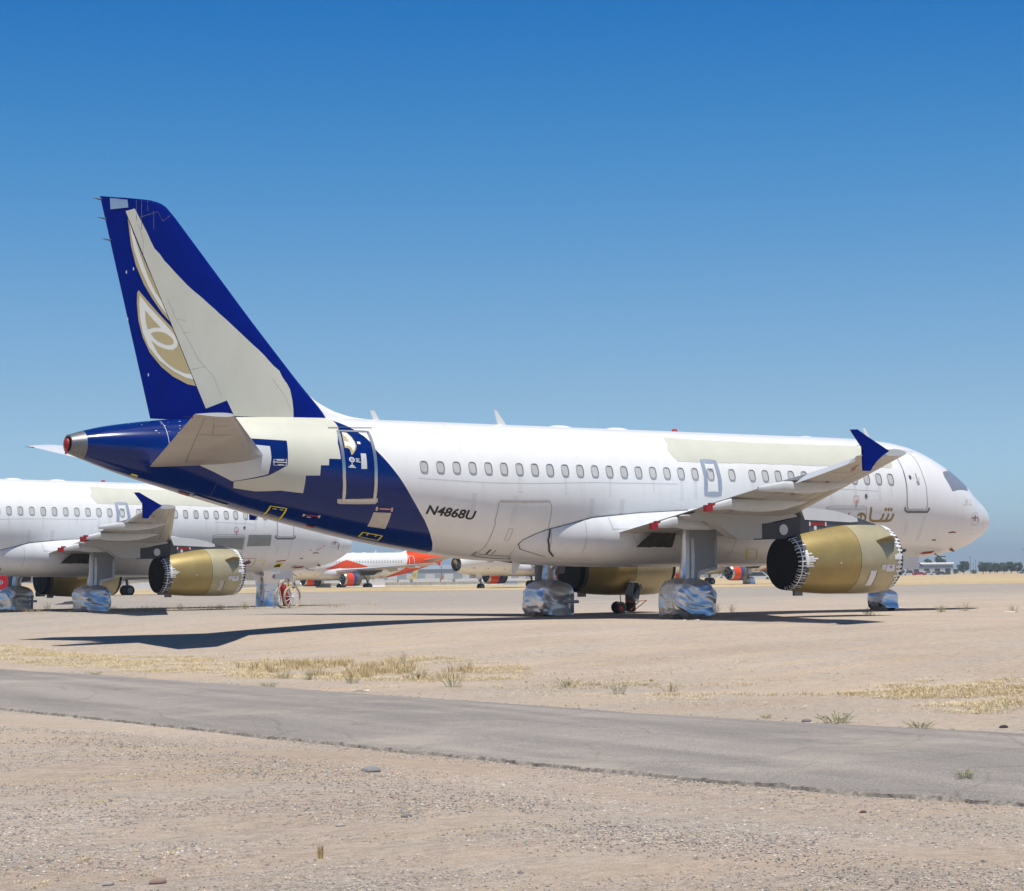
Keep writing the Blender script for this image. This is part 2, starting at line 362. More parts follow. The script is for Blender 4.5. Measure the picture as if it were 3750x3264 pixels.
def airliner(variant, loc, heading, pitch, bank, label):
    V = variant; near = V in ('main', 'second'); far = not near
    root = empty('airliner', loc, (R(bank), R(-pitch), R(heading)))
    tag(root, label, 'airplane')
    tailm = BLUE if near else ORANGE
    vis = -1 if near else 1                    # the side the livery detail is on
    # ---- fuselage
    fb = MB(); nphi = 120 if near else 40
    phis = [-90+360*j/nphi for j in range(nphi)]
    def edge(ph):
        q = ph if ph <= 90 else 180-ph
        return pw(EDGE, q) if near else 25.0+q*.012
    fr = [a for a in (.22,.235,.25,.28,.33,.40,.5,.62,.78,.95,1.15,1.35,1.55,1.75,1.95,2.15,2.4,2.7,3.0,3.4,3.8,4.3,4.9,5.6,6.4,7.4,9,11,13,15,17,19,20,21)]
    if V == 'open_nose': fr = [1.35]+[a for a in fr if a > 1.4]
    def sta(i, ph):
        if i < len(fr): return fr[i]
        k = i-len(fr)+1; return 21+(edge(ph)-21)*k/6
    nrows = len(fr)+6
    fb.grid([[FP(sta(i, ph), ph) for ph in phis] for i in range(nrows)], WHITE, cv=True)
    if V != 'open_nose': fb.add([P(.205, 0, 3.16)]+[FP(.22, ph) for ph in phis], [(0, 1+j, 1+(j+1) % nphi) for j in range(nphi)], WHITE)
    fb.grid([[FP(edge(ph)+(33.46-edge(ph))*i/26, ph) for ph in phis] for i in range(27)], tailm, cv=True)
    side = vis
    if near:
        # overspray and plate on the tail
        if V == 'main':
            fpatch(fb, [(26.22,69.3),(26.26,51.3),(26.40,42),(26.50,29.4),(26.50,12.1),(26.85,11.2),(26.87,4.3),(27.11,3.3),(27.13,-7.3),(27.54,-9.5),(27.54,-29.2),(28.19,-31.2),(28.86,-39),(29.47,-41.1),(29.52,-31.6),(28.6,-16),(28.08,-1.2),(28.02,28),(29.34,28),(29.62,55),(29.4,80),(27.5,84),(26.32,84)], BEIGE)
            fpatch(fb, [(28.55,19.1),(28.54,4.8),(28.61,-14.3),(29.57,-31.6),(30.2,-22),(30.96,-10.9),(30.6,6),(28.96,19.5)], GREYL, .007)
            fstroke(fb, [(28.47,3.6),(28.11,5.2),(28.12,-1.4),(28.47,-3.2)], .018, TAPE, .008, True); fstroke(fb, [(28.5,.5),(28.11,1.7)], .03, TAPE, .008)
            fstroke(fb, [(28.40,3.0),(28.18,3.8)], .04, GREYL, .009); fstroke(fb, [(28.36,-1.6),(28.2,-1.1)], .03, GREYL, .009)
            rnd = random.Random(3)
            for _ in range(34):                 # chipped paint on the tail cone
                s, ph, r = rnd.uniform(29.2, 32.6), rnd.uniform(28, 78), rnd.uniform(.012, .04)
                fpatch(fb, [(s+r*cos(a)*rnd.uniform(.5, 1.3), ph+r/KP*sin(a)*rnd.uniform(.5, 1.3)) for a in (0, 1, 2, 3, 4, 5)], GREYL, .005, .4)
            fstroke(fb, [(31.35,70),(31.35,20),(31.33,-20)], .012, GREYL, .005); fstroke(fb, [(29.95,-40),(29.95,-84)], .012, DARKGL, .005)
            # tapes, papers and yellow frames
            for q, wd in (([(28.27,-55.3),(27.82,-53.1),(27.76,-78.4),(28.23,-79.9)], .045), ([(25.36,-62.9),(24.75,-62.5),(24.74,-72.8),(25.35,-72.4)], .045)):
                fstroke(fb, q, wd, YEL, .007, True)
            for a, b in (((28.18,-58.5),(28.06,-58)), ((27.88,-57),(27.98,-57.5)), ((28.18,-76),(28.06,-75.7)), ((27.84,-75),(27.95,-75.4))): fstroke(fb, [a, b], .04, YEL, .008)
            for a, b in (((25.18,-64),(25.18,-66.5)), ((24.92,-63.6),(24.92,-66))): fstroke(fb, [a, b], .04, YEL, .008)
            for s0, s1, ph0, ph1 in ((25.31,24.85,-30.9,-29.3), (27.27,26.84,-56.6,-53.5)):
                fstroke(fb, [(s0, ph0), (s1, ph1)], .065, RED, .012)
                fstroke(fb, [(s0, ph0+1.8), (s0-.01, ph0-2.2)], .06, PAPER, .016); fstroke(fb, [(s1, ph1+1.8), (s1-.01, ph1-2.2)], .06, PAPER, .016)
            fstroke(fb, [(25.22,-30.6),(24.9,-29.4)], .02, TAPE, .016); fstroke(fb, [(27.16,-58.6),(27.04,-57.8)], .05, PAPER, .014)
            fpatch(fb, [(25.366,-35.3),(24.833,-32.9),(24.814,-51.7),(25.365,-52.8)], PAPER, .012, .12)
            fstroke(fb, [(25.3,-51),(25.0,-51.6),(24.86,-49.5)], .014, GREYP, .016)
            fpatch(fb, [(26.95,-74),(26.72,-73),(26.7,-77),(26.92,-78)], RED, .02); fpatch(fb, [(30.72,-80),(30.4,-80),(30.36,-88),(30.7,-88)], RED, .03)
            fpatch(fb, [(32.16,-66),(31.98,-66),(31.98,-72),(32.16,-72)], YEL, .008)
            fpatch(fb, [(30.3,-74),(29.3,-76),(29.3,-84),(30.3,-84)], GREYL, .03)
            # registration
            v, f = text2d('N4868U', .40, .20, .011); W0 = max(a for a, b in v); k = 1.64/W0
            fb.add([FP(23.80-a*k, -28.7+b*.99/KP, .008) for a, b in v], f, BLK)
        # long overspray patch above the forward windows
        jr = random.Random(9); jag = lambda q: [(a_+jr.uniform(-.02, .02), b_+jr.uniform(-.45, .45)) for a_, b_ in [(x_, y_/KP) for x_, y_ in densify([(x_, y_*KP) for x_, y_ in q], .16)]]
        fpatch(fb, jag([(14.85,59.3),(13.2,56.6),(11.08,56.0),(9,56.2),(7.16,56.9),(6.5,50),(5.99,33.8),(6.1,29.1),(7.5,28.6),(9.21,28.5),(11,28.8),(12.66,28.6),(14.2,28.0),(14.83,28.2),(15.0,34.3),(15.1,40),(14.94,49.7)]), BEIGE, .005, .14)
        # overwing exit
        fstroke(fb, [(13.93,29.6),(13.42,29.4),(13.39,12.4),(13.42,-.3),(13.97,-.5),(13.92,15.6)], .15, FRAMEBL, .007, True)
        fstroke(fb, [(13.78,23.5),(13.52,23)], .045, TAPE, .010); fstroke(fb, [(13.74,20.4),(13.56,20)], .02, LINE, .010)
        # skin laps and dirt runs
        fstroke(fb, [(24.13,1.9),(18.08,7.7-.4),(15,7.7)], .010, LINEW, .004); fstroke(fb, [(9,7),(6.9,5.5)], .010, LINEW, .004)
        rr = random.Random(5)
        for s in WIN_AFT+WIN_FWD:
            if rr.random() < .45: fstroke(fb, [(s+.02, 10.5), (s+.03, rr.uniform(-6, 2))], rr.uniform(.06, .14), STAIN, .003)
        for q in ([(4.782,-16.1),(4.78,-30),(4.734,-44.4)], [(5.54,-22),(5.43,-37.7)]): fstroke(fb, q, .14, STAIN, .003)
        for s in (22.3, 20.9, 18.2, 17.1): fstroke(fb, [(s, -6), (s, -30)], .16, STAIN, .003)
        fstroke(fb, [(22.6,88),(22.6,30)], .008, LINEW, .004)
        for s in (7.0, 10.2, 12.3, 15.2, 18.6, 22.0): fstroke(fb, [(s, 86), (s, 30), (s, -40 if s < 9 else -18)], .010, JOINT, .003, step=.3)
        for p0 in (52, 71): fstroke(fb, [(25.4, p0), (15, p0+1), (5.6, p0)], .010, JOINT, .003, step=.3)
        # aft cargo door outline
        fstroke(fb, [(21.50,-27.8),(21.45,-11.6),(19.70,-9.6),(19.62,-14.2),(19.60,-32.2)], .028, LINEW, .006)
        fstroke(fb, [(21.42,-11.0),(19.72,-9.2)], .07, METAL, .014)
        fstroke(fb, [(21.46,-27.8),(21.46,-56.3),(21.55,-70),(21.47,-73.5)], .030, LINEW, .006)
        fstroke(fb, [(21.6,-64),(21.62,-72.5),(20.9,-75.5),(19.4,-75.5)], .035, LINED, .007); fstroke(fb, [(21.5,-68),(19.9,-69)], .022, LINED, .007)
        fstroke(fb, [(21.2,-59),(21.22,-67)], .06, LINED, .008); fstroke(fb, [(21.02,-59),(21.03,-67)], .02, LINED, .008); fstroke(fb, [(20.3,-68.5),(20.3,-75)], .03, LINED, .007)
        fstroke(fb, [(20.95,-34),(20.80,-34),(20.80,-46),(20.95,-46)], .025, PAPER, .006, True)
        # forward cargo door with its handle ring
        fstroke(fb, [(9.14,-14),(9.11,-10.3),(8.9,-8.8),(7.55,-8.4),(7.40,-9.7),(7.36,-28),(7.42,-36)], .022, LINEW, .006)
        fpatch(fb, [(9.1,-10.4),(7.42,-9.9),(7.40,-12.4),(9.12,-12.9)], GREYL, .007)
        fblobring = [(7.87+.105*cos(a), -2.6+.135/KP*sin(a)) for a in [2*pi*i/18 for i in range(18)]]
        fstroke(fb, fblobring, .016, RED if V == 'second' else PINK, .007, True); fblob(fb, 7.86, -4.2, .055, .055, PINK, .02); fstroke(fb, [(7.86,-5.6),(7.86,-11.5)], .06, GREYL, .008)
        fblob(fb, 7.45, .5, .065, .085, METAL, .006); fblob(fb, 7.45, .5, .045, .065, DARKGL, .008)
        # nose markings
        if V == 'main':
            G = GOLDTX
            fstroke(fb, [(7.225,-9.2),(7.205,-12),(7.214,-15.5),(7.206,-19.0),(7.16,-21.3),(7.06,-22.2),(6.8,-22.1),(6.45,-21.9),(6.36,-21.6),(6.28,-20.6),(6.24,-18.2),(6.211,-14.9)], .084, G, .007, step=.05)
            fstroke(fb, [(6.54,-22.0),(6.47,-19.8),(6.44,-17.2),(6.43,-14.9)], .074, G, .008, step=.05); fstroke(fb, [(6.76,-22.1),(6.69,-19.8),(6.662,-17.3),(6.642,-14.9)], .074, G, .008, step=.05)
            for s in (6.58, 6.455, 6.335): fblob(fb, s, -11.1, .05, .062, G, .008)
            fstroke(fb, [(7.76,-17.6),(7.69,-15.9),(7.576,-15.2),(7.47,-16.4),(7.41,-18.3),(7.39,-20.9),(7.46,-22.1),(7.6,-22.2),(7.9,-22.2),(8.3,-22.2)], .080, G, .007, step=.05)
            fstroke(fb, [(7.62,-15.2),(7.585,-19.8)], .075, G, .008); fstroke(fb, [(8.3,-22.2),(8.33,-17),(8.30,-15.5)], .074, G, .008); fblob(fb, 8.13, -15.9, .035, .045, G, .008)
            g2 = mat('faded_gold_script', (.42, .38, .27), .5)
            for q in ([(2.644,12.9),(2.647,5.2)], [(2.553,13.7),(2.565,6.0)], [(2.479,14.7),(2.487,6.2)], [(2.802,2.7),(2.773,4.9),(2.729,4.0),(2.553,5.5)], [(2.42,7.6),(2.363,7.6),(2.248,9.3),(2.231,11.5)], [(2.333,11.8),(2.353,8.0)], [(2.354,12.8),(2.267,15.8),(2.228,16.7)], [(2.69,15.6),(2.653,14.7)]):
                fstroke(fb, q, .014, g2, .007, step=.06)
        else:
            PG = mat('grey_green_patch', (.33, .34, .29), .6, var=.06)
            fpatch(fb, [(9.1,-13.5),(7.42,-12.5),(7.42,-29),(9.12,-22)], PG); fpatch(fb, [(7.2,-8.5),(5.95,-8.0),(5.95,-23),(7.22,-24)], PG)
            fstroke(fb, [(7.15,-42),(6.5,-42),(6.5,-58),(7.2,-58)], .02, RED, .006, True); fblob(fb, 6.85, -50, .17, .13, DARKGL, .008); fstroke(fb, [(6.83,-44),(6.92,-57)], .05, RUST, .012)
            fstroke(fb, [(6.45,-46),(5.95,-45),(5.95,-60),(6.5,-61)], .025, YEL, .007, True)
            fpatch(fb, [(5.25,-52),(4.85,-50),(4.85,-62),(5.25,-63)], YEL, .006); fpatch(fb, [(5.16,-54.5),(4.94,-53),(4.94,-59),(5.16,-60)], BLK, .008); fstroke(fb, [(5.3,-48),(4.8,-46)], .06, RED, .012)
            fstroke(fb, [(4.2,-62),(3.95,-58)], .05, RED, .012)
            for q in ([(3.6,-28),(3.5,-27)], [(3.2,-27),(2.9,-22)], [(2.85,-19),(2.7,-18)]): fstroke(fb, q, .03, RED, .012)
            fstroke(fb, [(1.72,-6),(1.75,-22)], .04, RUST, .012)
        fstroke(fb, [(2.214,-2.1),(1.87,2.2),(1.86,-3.2),(1.85,-17.5),(2.208,-19.2),(2.21,-6.4)], .012, REDL, .006, True, step=.06)
        fstroke(fb, [(2.042,-3.6),(2.042,-12.5)], .075, GREYP, .018, step=.06); fstroke(fb, [(2.26,-9.6),(1.82,-5.6)], .045, RED if V == 'main' else RUST, .024, step=.06)
        if V == 'main': fstroke(fb, [(1.81,-6.6),(1.81,-11.2)], .03, RED, .024, step=.06)
        fstroke(fb, [(.95,38),(1.12,26),(1.18,17),(1.28,4),(1.305,-3),(1.295,-11.7)], .012, YELL, .006, step=.06); fstroke(fb, [(1.295,-12.2),(1.6,-16),(1.95,-20)], .018, TAPE, .006, step=.06)
        fstroke(fb, [(1.3,-12),(1.3,-50),(1.3,-88)], .006, LINEW, .005, step=.06)
        for q, mm in (([(3.36,-32.5),(3.12,-31)], LINED), ([(3.2,-31.6),(2.98,-31.6)], RED), ([(4.02,-42.6),(3.84,-42.2)], LINED)): fstroke(fb, q, .045, mm, .012, step=.06)
        fpatch(fb, [(5.25,-56),(4.95,-55),(4.88,-60),(5.2,-61.5)], LINED, .008); fpatch(fb, [(4.0,-62),(3.45,-61),(3.5,-66),(4.0,-66)], RED, .02); fstroke(fb, [(4.25,-67),(3.95,-64)], .03, YEL, .014)
        fblob(fb, 1.17, -30.4, .05, .012, GREYP, .006); fblob(fb, 1.91, -33.8, .03, .03, GREYP, .006)
        # filmed-over flight deck glass, wrapped round both sides
        fpatch(fb, [(3.49,38),(2.95,49),(2.62,66),(2.48,87),(2.06,87),(1.93,66),(2.02,46),(2.22,31.5),(3.33,15.5),(3.55,31)], FILM, .008, .12)
        fpatch(fb, [(3.49,38),(2.95,49),(2.62,66),(2.48,87),(2.06,87),(1.93,66),(2.02,46),(2.22,31.5),(3.33,15.5),(3.55,31)], FILM, .008, .12, 1)
    else:
        # orange swoosh, doors outlines and the open nose
        if V != 'open_nose':
            fpatch(fb, [(17.6,-5),(15.5,11),(13.6,27),(12.6,20),(10.5,-3),(9.4,-10),(12.5,-16),(15,-14)], ORANGE, .03, .4, vis)
            for s in (13.9, 12.7): fstroke(fb, [(s-.27,14),(s+.27,14),(s+.29,-8),(s-.29,-8)], .09, TAPE, .02, True, vis)
            fstroke(fb, [(26.6,40),(25.6,40),(25.5,-25),(26.6,-28)], .09, TAPE, .02, True, vis)
            fpatch(fb, [(25.3,-5),(24.7,-25),(23.4,-42),(21.9,-60),(21.8,-85),(25.6,-85)], ORANGE, .03, .4, vis)
            fpatch(fb, [(20.9,-62),(19.0,-30),(18.2,-32),(18.6,-60)], ORANGE, .03, .5, vis)
            v, f = text2d('N530EU' if V == 'swoosh' else 'N518EU', .5, .2, .006)
            fb.add([FP(21.6+a, -33+b/KP, .02, vis) for a, b in v], f, BLK)
        for q in ([(5.6,-10),(4.7,-10)], [(5.2,-36),(5,-35)], [(7.8,-40),(7.6,-39)], [(3.2,-32),(2.9,-31)]): fstroke(fb, q, .10, RUST, .02, side=vis)
    fo = fb.build('fuselage', root, 34)
    if V == 'open_nose':
        cm = MB(); ring = [FP(1.35, ph) for ph in phis]; c = P(1.9, 0, 3.15)
        inner = [FP(1.35, ph)*.96+P(1.35, 0, 3.2)*.04 for ph in phis]; bk = [p+Vector((-.5, 0, 0)) for p in inner]
        cm.grid([ring, inner], STEEL, cv=True); cm.grid([inner, bk], WOOD, cv=True); cm.add(bk, [tuple(range(len(bk)))], STEEL)
        cm.tube([P(1.85, .2, 2.6), P(1.2, .25, 2.9), P(1.15, .3, 3.5)], .12, METAL); cm.tube([P(1.85, -.3, 3.6), P(1.3, -.2, 3.5)], .25, GOLD2); cm.tube([P(1.85, .5, 3.8), P(1.3, .55, 3.7)], .2, BLACK)
        cm.build('radome_bulkhead', fo)
    # ---- tail cone exhaust
    tb = MB(); tb.grid([[FP(s, ph) for ph in phis] for s in (33.46, 33.55, 33.65, 33.75, 33.84)], STEEL, cv=True)
    ring = [FP(33.84, ph) for ph in phis]; c = P(33.84, 0, 4.89); inn = [c+(p-c)*.8 for p in ring]; dp = [p+Vector((.25, 0, 0)) for p in inn]
    tb.grid([ring, inn, dp], STEEL, cv=True); tb.add(dp, [tuple(range(len(dp)))], BLACK)
    apu = tb.build('exhaust_cone', root)
    if V == 'main':
        cb = MB(); rows = []
        for i in range(7):
            a = pi/2*i/6; rows.append([c+Vector((-.10*sin(a)-.01+.03*noise.noise(Vector((j, i, 3))), (.15)*cos(a)*cos(2*pi*j/14), .16*cos(a)*sin(2*pi*j/14))) for j in range(14)])
        cb.grid(rows, RED, cv=True); cb.tube([c+Vector((-.08, -.1, -.15)), c+Vector((-.1, -.12, -.28))], .03, RED); cb.build('exhaust_plug', apu)
    # ---- belly fairing
    bb = MB(); rows = []
    s0, s1 = 8.3, 20.42
    def top_phi(s): return pw([(8.3,-50),(9.2,-24),(10.5,-14),(12,-9),(13.8,-10.8),(14.63,-13.9),(16.46,-16.9),(18.13,-21.5),(19.05,-28.7),(19.65,-33),(20.02,-38.1),(20.34,-44.5),(20.42,-50)], s)
    def env(s): return min(1, max(0, (s-s0)/2.6))**.7*min(1, max(0, (s1-s)/3.4))**.62
    def BF(s, t, side, off=0.0):
        tp = top_phi(s); bot = -90 if s < 19.0 else -90+22*(s-19)/1.4
        base = FP(s, tp+(bot-tp)*t, .004+off, side); E = env(s)
        p0 = FP(s, tp, .004, side); y0, z0 = abs(p0.y), p0.z; yM, zb = y0+(2.33-y0)*E, 1.56
        q = 1-t; y = q**3*y0+3*q*q*t*(yM+.16)+3*q*t*t*(yM+.16); z = q**3*z0+3*q*q*t*(z0-.42*(z0-zb))+3*q*t*t*zb+t**3*zb
        ty = 3*q*q*(yM+.16-y0)-3*t*t*(yM+.16); tz = 3*q*q*(-.42*(z0-zb))+6*q*t*(zb-z0+.42*(z0-zb)); L_ = math.hypot(ty, tz) or 1
        c_ = P(s, side*(y-tz/L_*off), z+ty/L_*off if t < 1 else z-off)
        return base*(1-E)+c_*E
    n = 48
    for sd_ in (-1, 1): bb.grid([[BF(s0+(s1-s0)*i/n, j/24, sd_) for j in range(25)] for i in range(n+1)], WHITE2)
    bf = bb.build('belly_fairing', root, 50)
    if near:
        lb = MB()
        def bst(pts, wd, m, off=.01):
            q = densify(pts, .12, False); l, r = strokeq([(a, b*KP) for a, b in q], wd, False, .12)
            def bp(s, ph):
                z_ = FP(s, ph).z; lo, hi = 0.0, 1.0
                for _ in range(18):
                    m2 = (lo+hi)/2
                    if BF(s, m2, -1).z > z_: lo = m2
                    else: hi = m2
                return BF(s, lo, -1, off)
            lb.grid([[bp(a, b/KP) for a, b in l], [bp(a, b/KP) for a, b in r]], m)
        bst([(20.40,-50),(20.34,-45),(20.02,-38.8),(19.65,-34),(19.05,-29.4),(18.13,-22.2),(16.46,-17.5),(14.63,-14.5)], .022, LINED, .006)
        bst([(20.40,-50),(20.3,-56),(19.9,-62),(19.4,-70)], .022, LINED, .006)
        for q in ([(18.4,-24),(18.4,-62)], [(19.5,-34),(19.45,-58),(19.3,-66)], [(16.9,-40),(16.6,-58)], [(15.6,-42),(15.3,-52),(15.2,-62)], [(17.6,-22),(17.55,-33),(16.75,-33)], [(13,-40),(13,-75)]): bst(q, .014, LINEW)
        for q in ([(12.43,-56.3),(12.02,-56.3),(11.65,-77),(12.08,-76.6),(12.43,-56.3)], [(12.38,-61),(12.25,-61)], [(12.15,-73),(12.02,-73)]): bst(q, .035, YELL if V == 'second' else YEL, .012)
        bst([(20.0,-72),(18.0,-78),(17.8,-84)], .02, PAPER, .012); bst([(19.55,-33),(19.58,-45),(19.45,-58),(19.2,-68)], .05, LINED, .03)
        lb.build('panel_joints', bf)
    # ---- windows
    sides = (vis,)
    for s in WIN_AFT+[13.71]+WIN_FWD:
        if far:
            if V == 'open_nose': continue
        if V == 'second' and s > 20.4: continue
        make_window(root, s, vis, far)
    # ---- doors
    if near:
        for aft in (True, False):
            if V == 'second' and aft: continue
            db = MB()
            if aft:
                fr_ = [(26.383,46.6),(26.298,48.3),(25.397,48.1),(25.355,45.5),(25.405,28.4),(25.405,15.5),(25.424,.7),(25.392,-21.6),(25.459,-25.1),(26.306,-30.0),(26.433,-27.2),(26.473,-5),(26.481,13.2),(26.455,31.1)]
                ins = [(26.31,45.5),(25.43,46.5),(25.47,26),(25.49,9.7),(25.51,-2.9),(25.48,-22.5),(26.32,-27.4),(26.39,-4.6),(26.39,14.3),(26.36,35)]
                ds = ins; fstroke(db, [(a+(b_ - 0)*0, b_) for a, b_ in [(26.345,46),(25.41,47.2),(25.43,28),(25.45,12),(25.46,0),(25.44,-23.5),(26.34,-28.6),(26.42,-5),(26.43,14),(26.40,33)]], .095, METAL, .020, True)
                fpatch(db, [(26.523,-28.3),(26.503,-32.5),(26.425,-33.2),(25.384,-26.6),(25.324,-24.1),(25.347,-20.7)], PAPER, .012)
                fpatch(db, [(26.249,44.5),(26.097,44.3),(26.005,38.6),(25.954,32.5),(25.944,27.7),(26.007,22.9),(26.099,18.9),(26.156,17.3),(26.168,20.1),(26.171,23.2),(26.236,24.7),(26.32,24.7),(26.302,34.2)], GOLDM, .008, .12)
                fpatch(db, [(26.237,44.3),(26.11,43.1),(26.031,37.1),(25.983,31.6),(25.981,27.6),(26.039,23.9),(26.096,21.5),(26.101,24.1),(26.148,26.5),(26.217,27.3),(26.3,26.7),(26.277,33.1),(26.146,31.9),(26.17,37.3),(26.24,41)], IVORY, .011, .12)
                fpatch(db, [(26.283,39.2),(26.19,37.4),(26.146,31.8),(26.274,32.8)], GOLDM, .014, .12)
                fpatch(db, [(25.894,33),(25.80,33),(25.80,30.2),(25.894,30.2)], TAPE, .009); fpatch(db, [(25.87,20.1),(25.708,20.2),(25.725,5.2),(25.90,4.5)], GREYL, .010)
                fblob(db, 26.168, 12.6, .085, .095, TAPE, .010); fblob(db, 26.168, 12.6, .055, .062, GREYP, .013)
                for q in ([(26.05,14),(25.94,14)], [(26.05,12.6),(25.95,12.6)], [(26.05,11.2),(25.91,11)]): fstroke(db, q, .03, GREYL, .010)
                fstroke(db, [(26.172,9.4),(26.172,6.5)], .03, GREYL, .010); fstroke(db, [(26.24,6.4),(26.11,6.6)], .05, GREYL, .010); fstroke(db, [(26.29,5),(26.065,5.3)], .035, GREYL, .010)
                skin = BLUE
                # the white corner the livery curve leaves on the door
                fpatch(db, ins, BLUE, .006, .15)
                fpatch(db, [(25.78,47.3),(25.46,46.9),(25.47,33.5),(25.60,40.5)], WHITE, .009, .15)
            else:
                ds = [(5.60,48),(4.95,52.7),(4.78,51),(4.72,43),(4.73,37),(4.74,24.4),(4.71,13.4),(4.72,3.5),(4.71,-7.5),(4.77,-9.6),(5.55,-10.4),(5.63,-8.5),(5.64,2),(5.61,14.8),(5.60,26.4),(5.61,38)]
                fpatch(db, ds, WHITE, .006, .15)
                fstroke(db, ds, .024, LINE, .010, True); fstroke(db, [(5.66,-6),(5.65,2),(5.63,14.8),(5.62,26.4)], .02, METAL, .014)
                fstroke(db, [(5.73,-8.6),(5.72,-11.4),(5.60,-13.0),(4.70,-12.2),(4.61,-9.6),(4.63,-7.7)], .075, STEEL, .014); fstroke(db, [(5.58,-10.9),(4.74,-10.1)], .04, GREYL, .016)
                fblob(db, 5.383, 20.3, .06, .085, METAL, .010); fblob(db, 5.383, 20.3, .042, .065, DARKGL, .013)
                fstroke(db, [(5.08,25.2),(5.07,17)], .055, GREYP, .010); fstroke(db, [(5.08,17),(5.05,13.2)], .13, GREYP, .010); fstroke(db, [(4.98,21),(4.98,17.5)], .02, GREYP, .010)
                fstroke(db, [(5.27,19.8),(5.15,20)], .05, STAIN, .009)
                fstroke(db, [(5.5,55.2),(4.5,56.5)], .02, LINE, .02)
            d = db.build('cabin_door', root, 34)
            if aft: d['label'] = 'navy aft door in a bright metal frame'
    # rain gutter line above the aft door
    if V == 'main':
        gb = MB(); gb.tube([FP(26.6, 50.2, .03), FP(26.0, 51.6, .035), FP(25.2, 53, .03)], .012, STEEL, 6); gb.build('rain_gutter', root)
    # ---- fin and rudder
    nb = MB(); zs = [5.3+(11.705-5.3)*i/30 for i in range(29)]+[11.56, 11.64, 11.69, 11.712]; zs = sorted(zs)
    nu = 30; finm = BLUEFIN if near else ORANGE
    rows = []
    for z in zs:
        a, h = fle(z), min(fhi(z), 32.45); h = max(h, a+.05); us = [(i/nu)**1.8 for i in range(nu+1)]
        st = [finpt(a+(h-a)*u, z) for u in us]; po = [finpt(a+(h-a)*u, z, 0, 1) for u in reversed(us)]
        rows.append(st+po)
    nb.grid(rows, finm, cv=True); nb.add(rows[-1], [tuple(range(len(rows[-1])))], finm)
    if V == 'main':
        hz = [(fhi(z)-.004, z) for z in (11.34, 10.3, 9.2, 8.1, 7.0, 5.98)]
        rg = random.Random(11)
        cr = densify([(32.0,11.43),(31.84,11.17),(31.44,10.37),(30.83,9.74),(30.33,9.29),(29.49,8.65),(28.96,8.23),(28.3,7.7),(27.68,7.14),(27.33,6.61),(27.3,6.32),(27.26,5.80)], .18, False)
        cr = [(a+rg.uniform(-.015, .015), b+rg.uniform(-.015, .015)) for a, b in cr]
        finpatch(nb, [hz[0]]+cr+[(29.08,5.80),(29.3,6.23)]+[hz[-1]]+hz[-2:0:-1], BEIGE)
        for q in ([(31.05,9.0),(30.82,8.5),(30.45,7.9),(30.15,7.35),(29.7,6.9),(29.45,6.3)], [(30.75,8.45),(30.5,8.4)], [(30.36,7.05),(29.95,7.15)], [(30.6,8.05),(30.4,8.1)], [(27.9,6.9),(27.75,6.7),(27.5,6.4),(27.35,6.0)], [(27.75,6.7),(27.5,6.85)], [(31.9,11.0),(31.75,10.6),(31.75,10.1)]): finstroke(nb, q, .012, STAIND)
        finpatch(nb, [(32.70,11.67),(32.21,11.66),(32.18,11.45),(32.44,11.40),(32.68,11.36)], FOILF, .012)
        for s_, z0, z1 in ((31.95,11.68,11.1),(31.8,11.68,10.85),(31.45,11.68,10.9),(31.62,11.69,11.4)): finstroke(nb, [(s_, z0), (s_, z1)], .014, SCRATCH, .008)
        finstroke(nb, [(31.85,11.2),(31.33,11.4),(31.18,11.15),(30.95,11.33)], .016, SCRATCH, .008)
    nb.build('tail_fin', root, 50)
    rb = MB(); rows = []
    for z in [5.66+(11.705-5.66)*i/20 for i in range(21)]:
        a, h = fhi(z)+.012, fte(z); h = max(h, a+.02); us = [i/12 for i in range(13)]
        rows.append([finpt(a+(h-a)*u, z) for u in us]+[finpt(a+(h-a)*u, z, 0, 1) for u in reversed(us)])
    rb.grid(rows, finm, cv=True); rb.add(rows[-1], [tuple(range(26))], finm); rb.add(rows[0], [tuple(range(26))], finm)
    if V == 'main':
        def sm(pl):                                       # clip to the rudder and round the outline a little
            return [(max(a, fhi(z)+.016), z) for a, z in pl]
        finpatch(rb, sm([(31.87,9.18),(31.58,8.87),(31.25,8.52),(30.90,8.18),(30.7,7.79),(30.4,7.2),(30.28,6.75),(30.21,6.60),(30.45,6.64),(30.87,6.84),(31.2,7.09),(31.53,7.47),(31.74,7.9),(31.86,8.33),(31.91,8.81),(31.905,9.1)]), GOLDM, .006, .12)
        finpatch(rb, sm([(31.83,9.04),(31.58,8.74),(31.2,8.37),(30.85,8.01),(30.75,7.8),(30.76,7.66),(30.9,7.56),(31.2,7.5),(30.9,7.2),(30.5,6.95),(30.33,6.93),(30.27,6.78),(30.49,6.81),(30.87,6.99),(31.25,7.26),(31.57,7.64),(31.74,8.03),(31.82,8.42),(31.85,8.81)]), IVORY, .010, .12)
        finpatch(rb, [(31.68,8.64),(31.48,8.42),(31.24,8.18),(31.34,8.19),(31.44,8.18),(31.6,8.12),(31.65,8.30),(31.67,8.45)], GOLDM, .014, .12)
        finpatch(rb, [(31.51,8.0),(31.44,8.045),(31.34,8.06),(31.2,8.055),(31.08,8.02),(30.95,7.94),(30.88,7.86),(30.86,7.79),(30.89,7.74),(30.97,7.71),(31.08,7.72),(31.18,7.75),(31.3,7.80),(31.41,7.88)], GOLDM, .014, .12)
        finpatch(rb, sm([(31.49,7.80),(31.29,7.66),(31.15,7.61),(31.01,7.58),(30.88,7.58),(30.78,7.62),(30.72,7.70),(30.68,7.68),(30.59,7.45),(30.36,6.95),(30.50,6.94),(30.64,6.98),(30.82,7.06),(31.01,7.18),(31.18,7.33),(31.33,7.5)]), GOLDM, .013, .12)
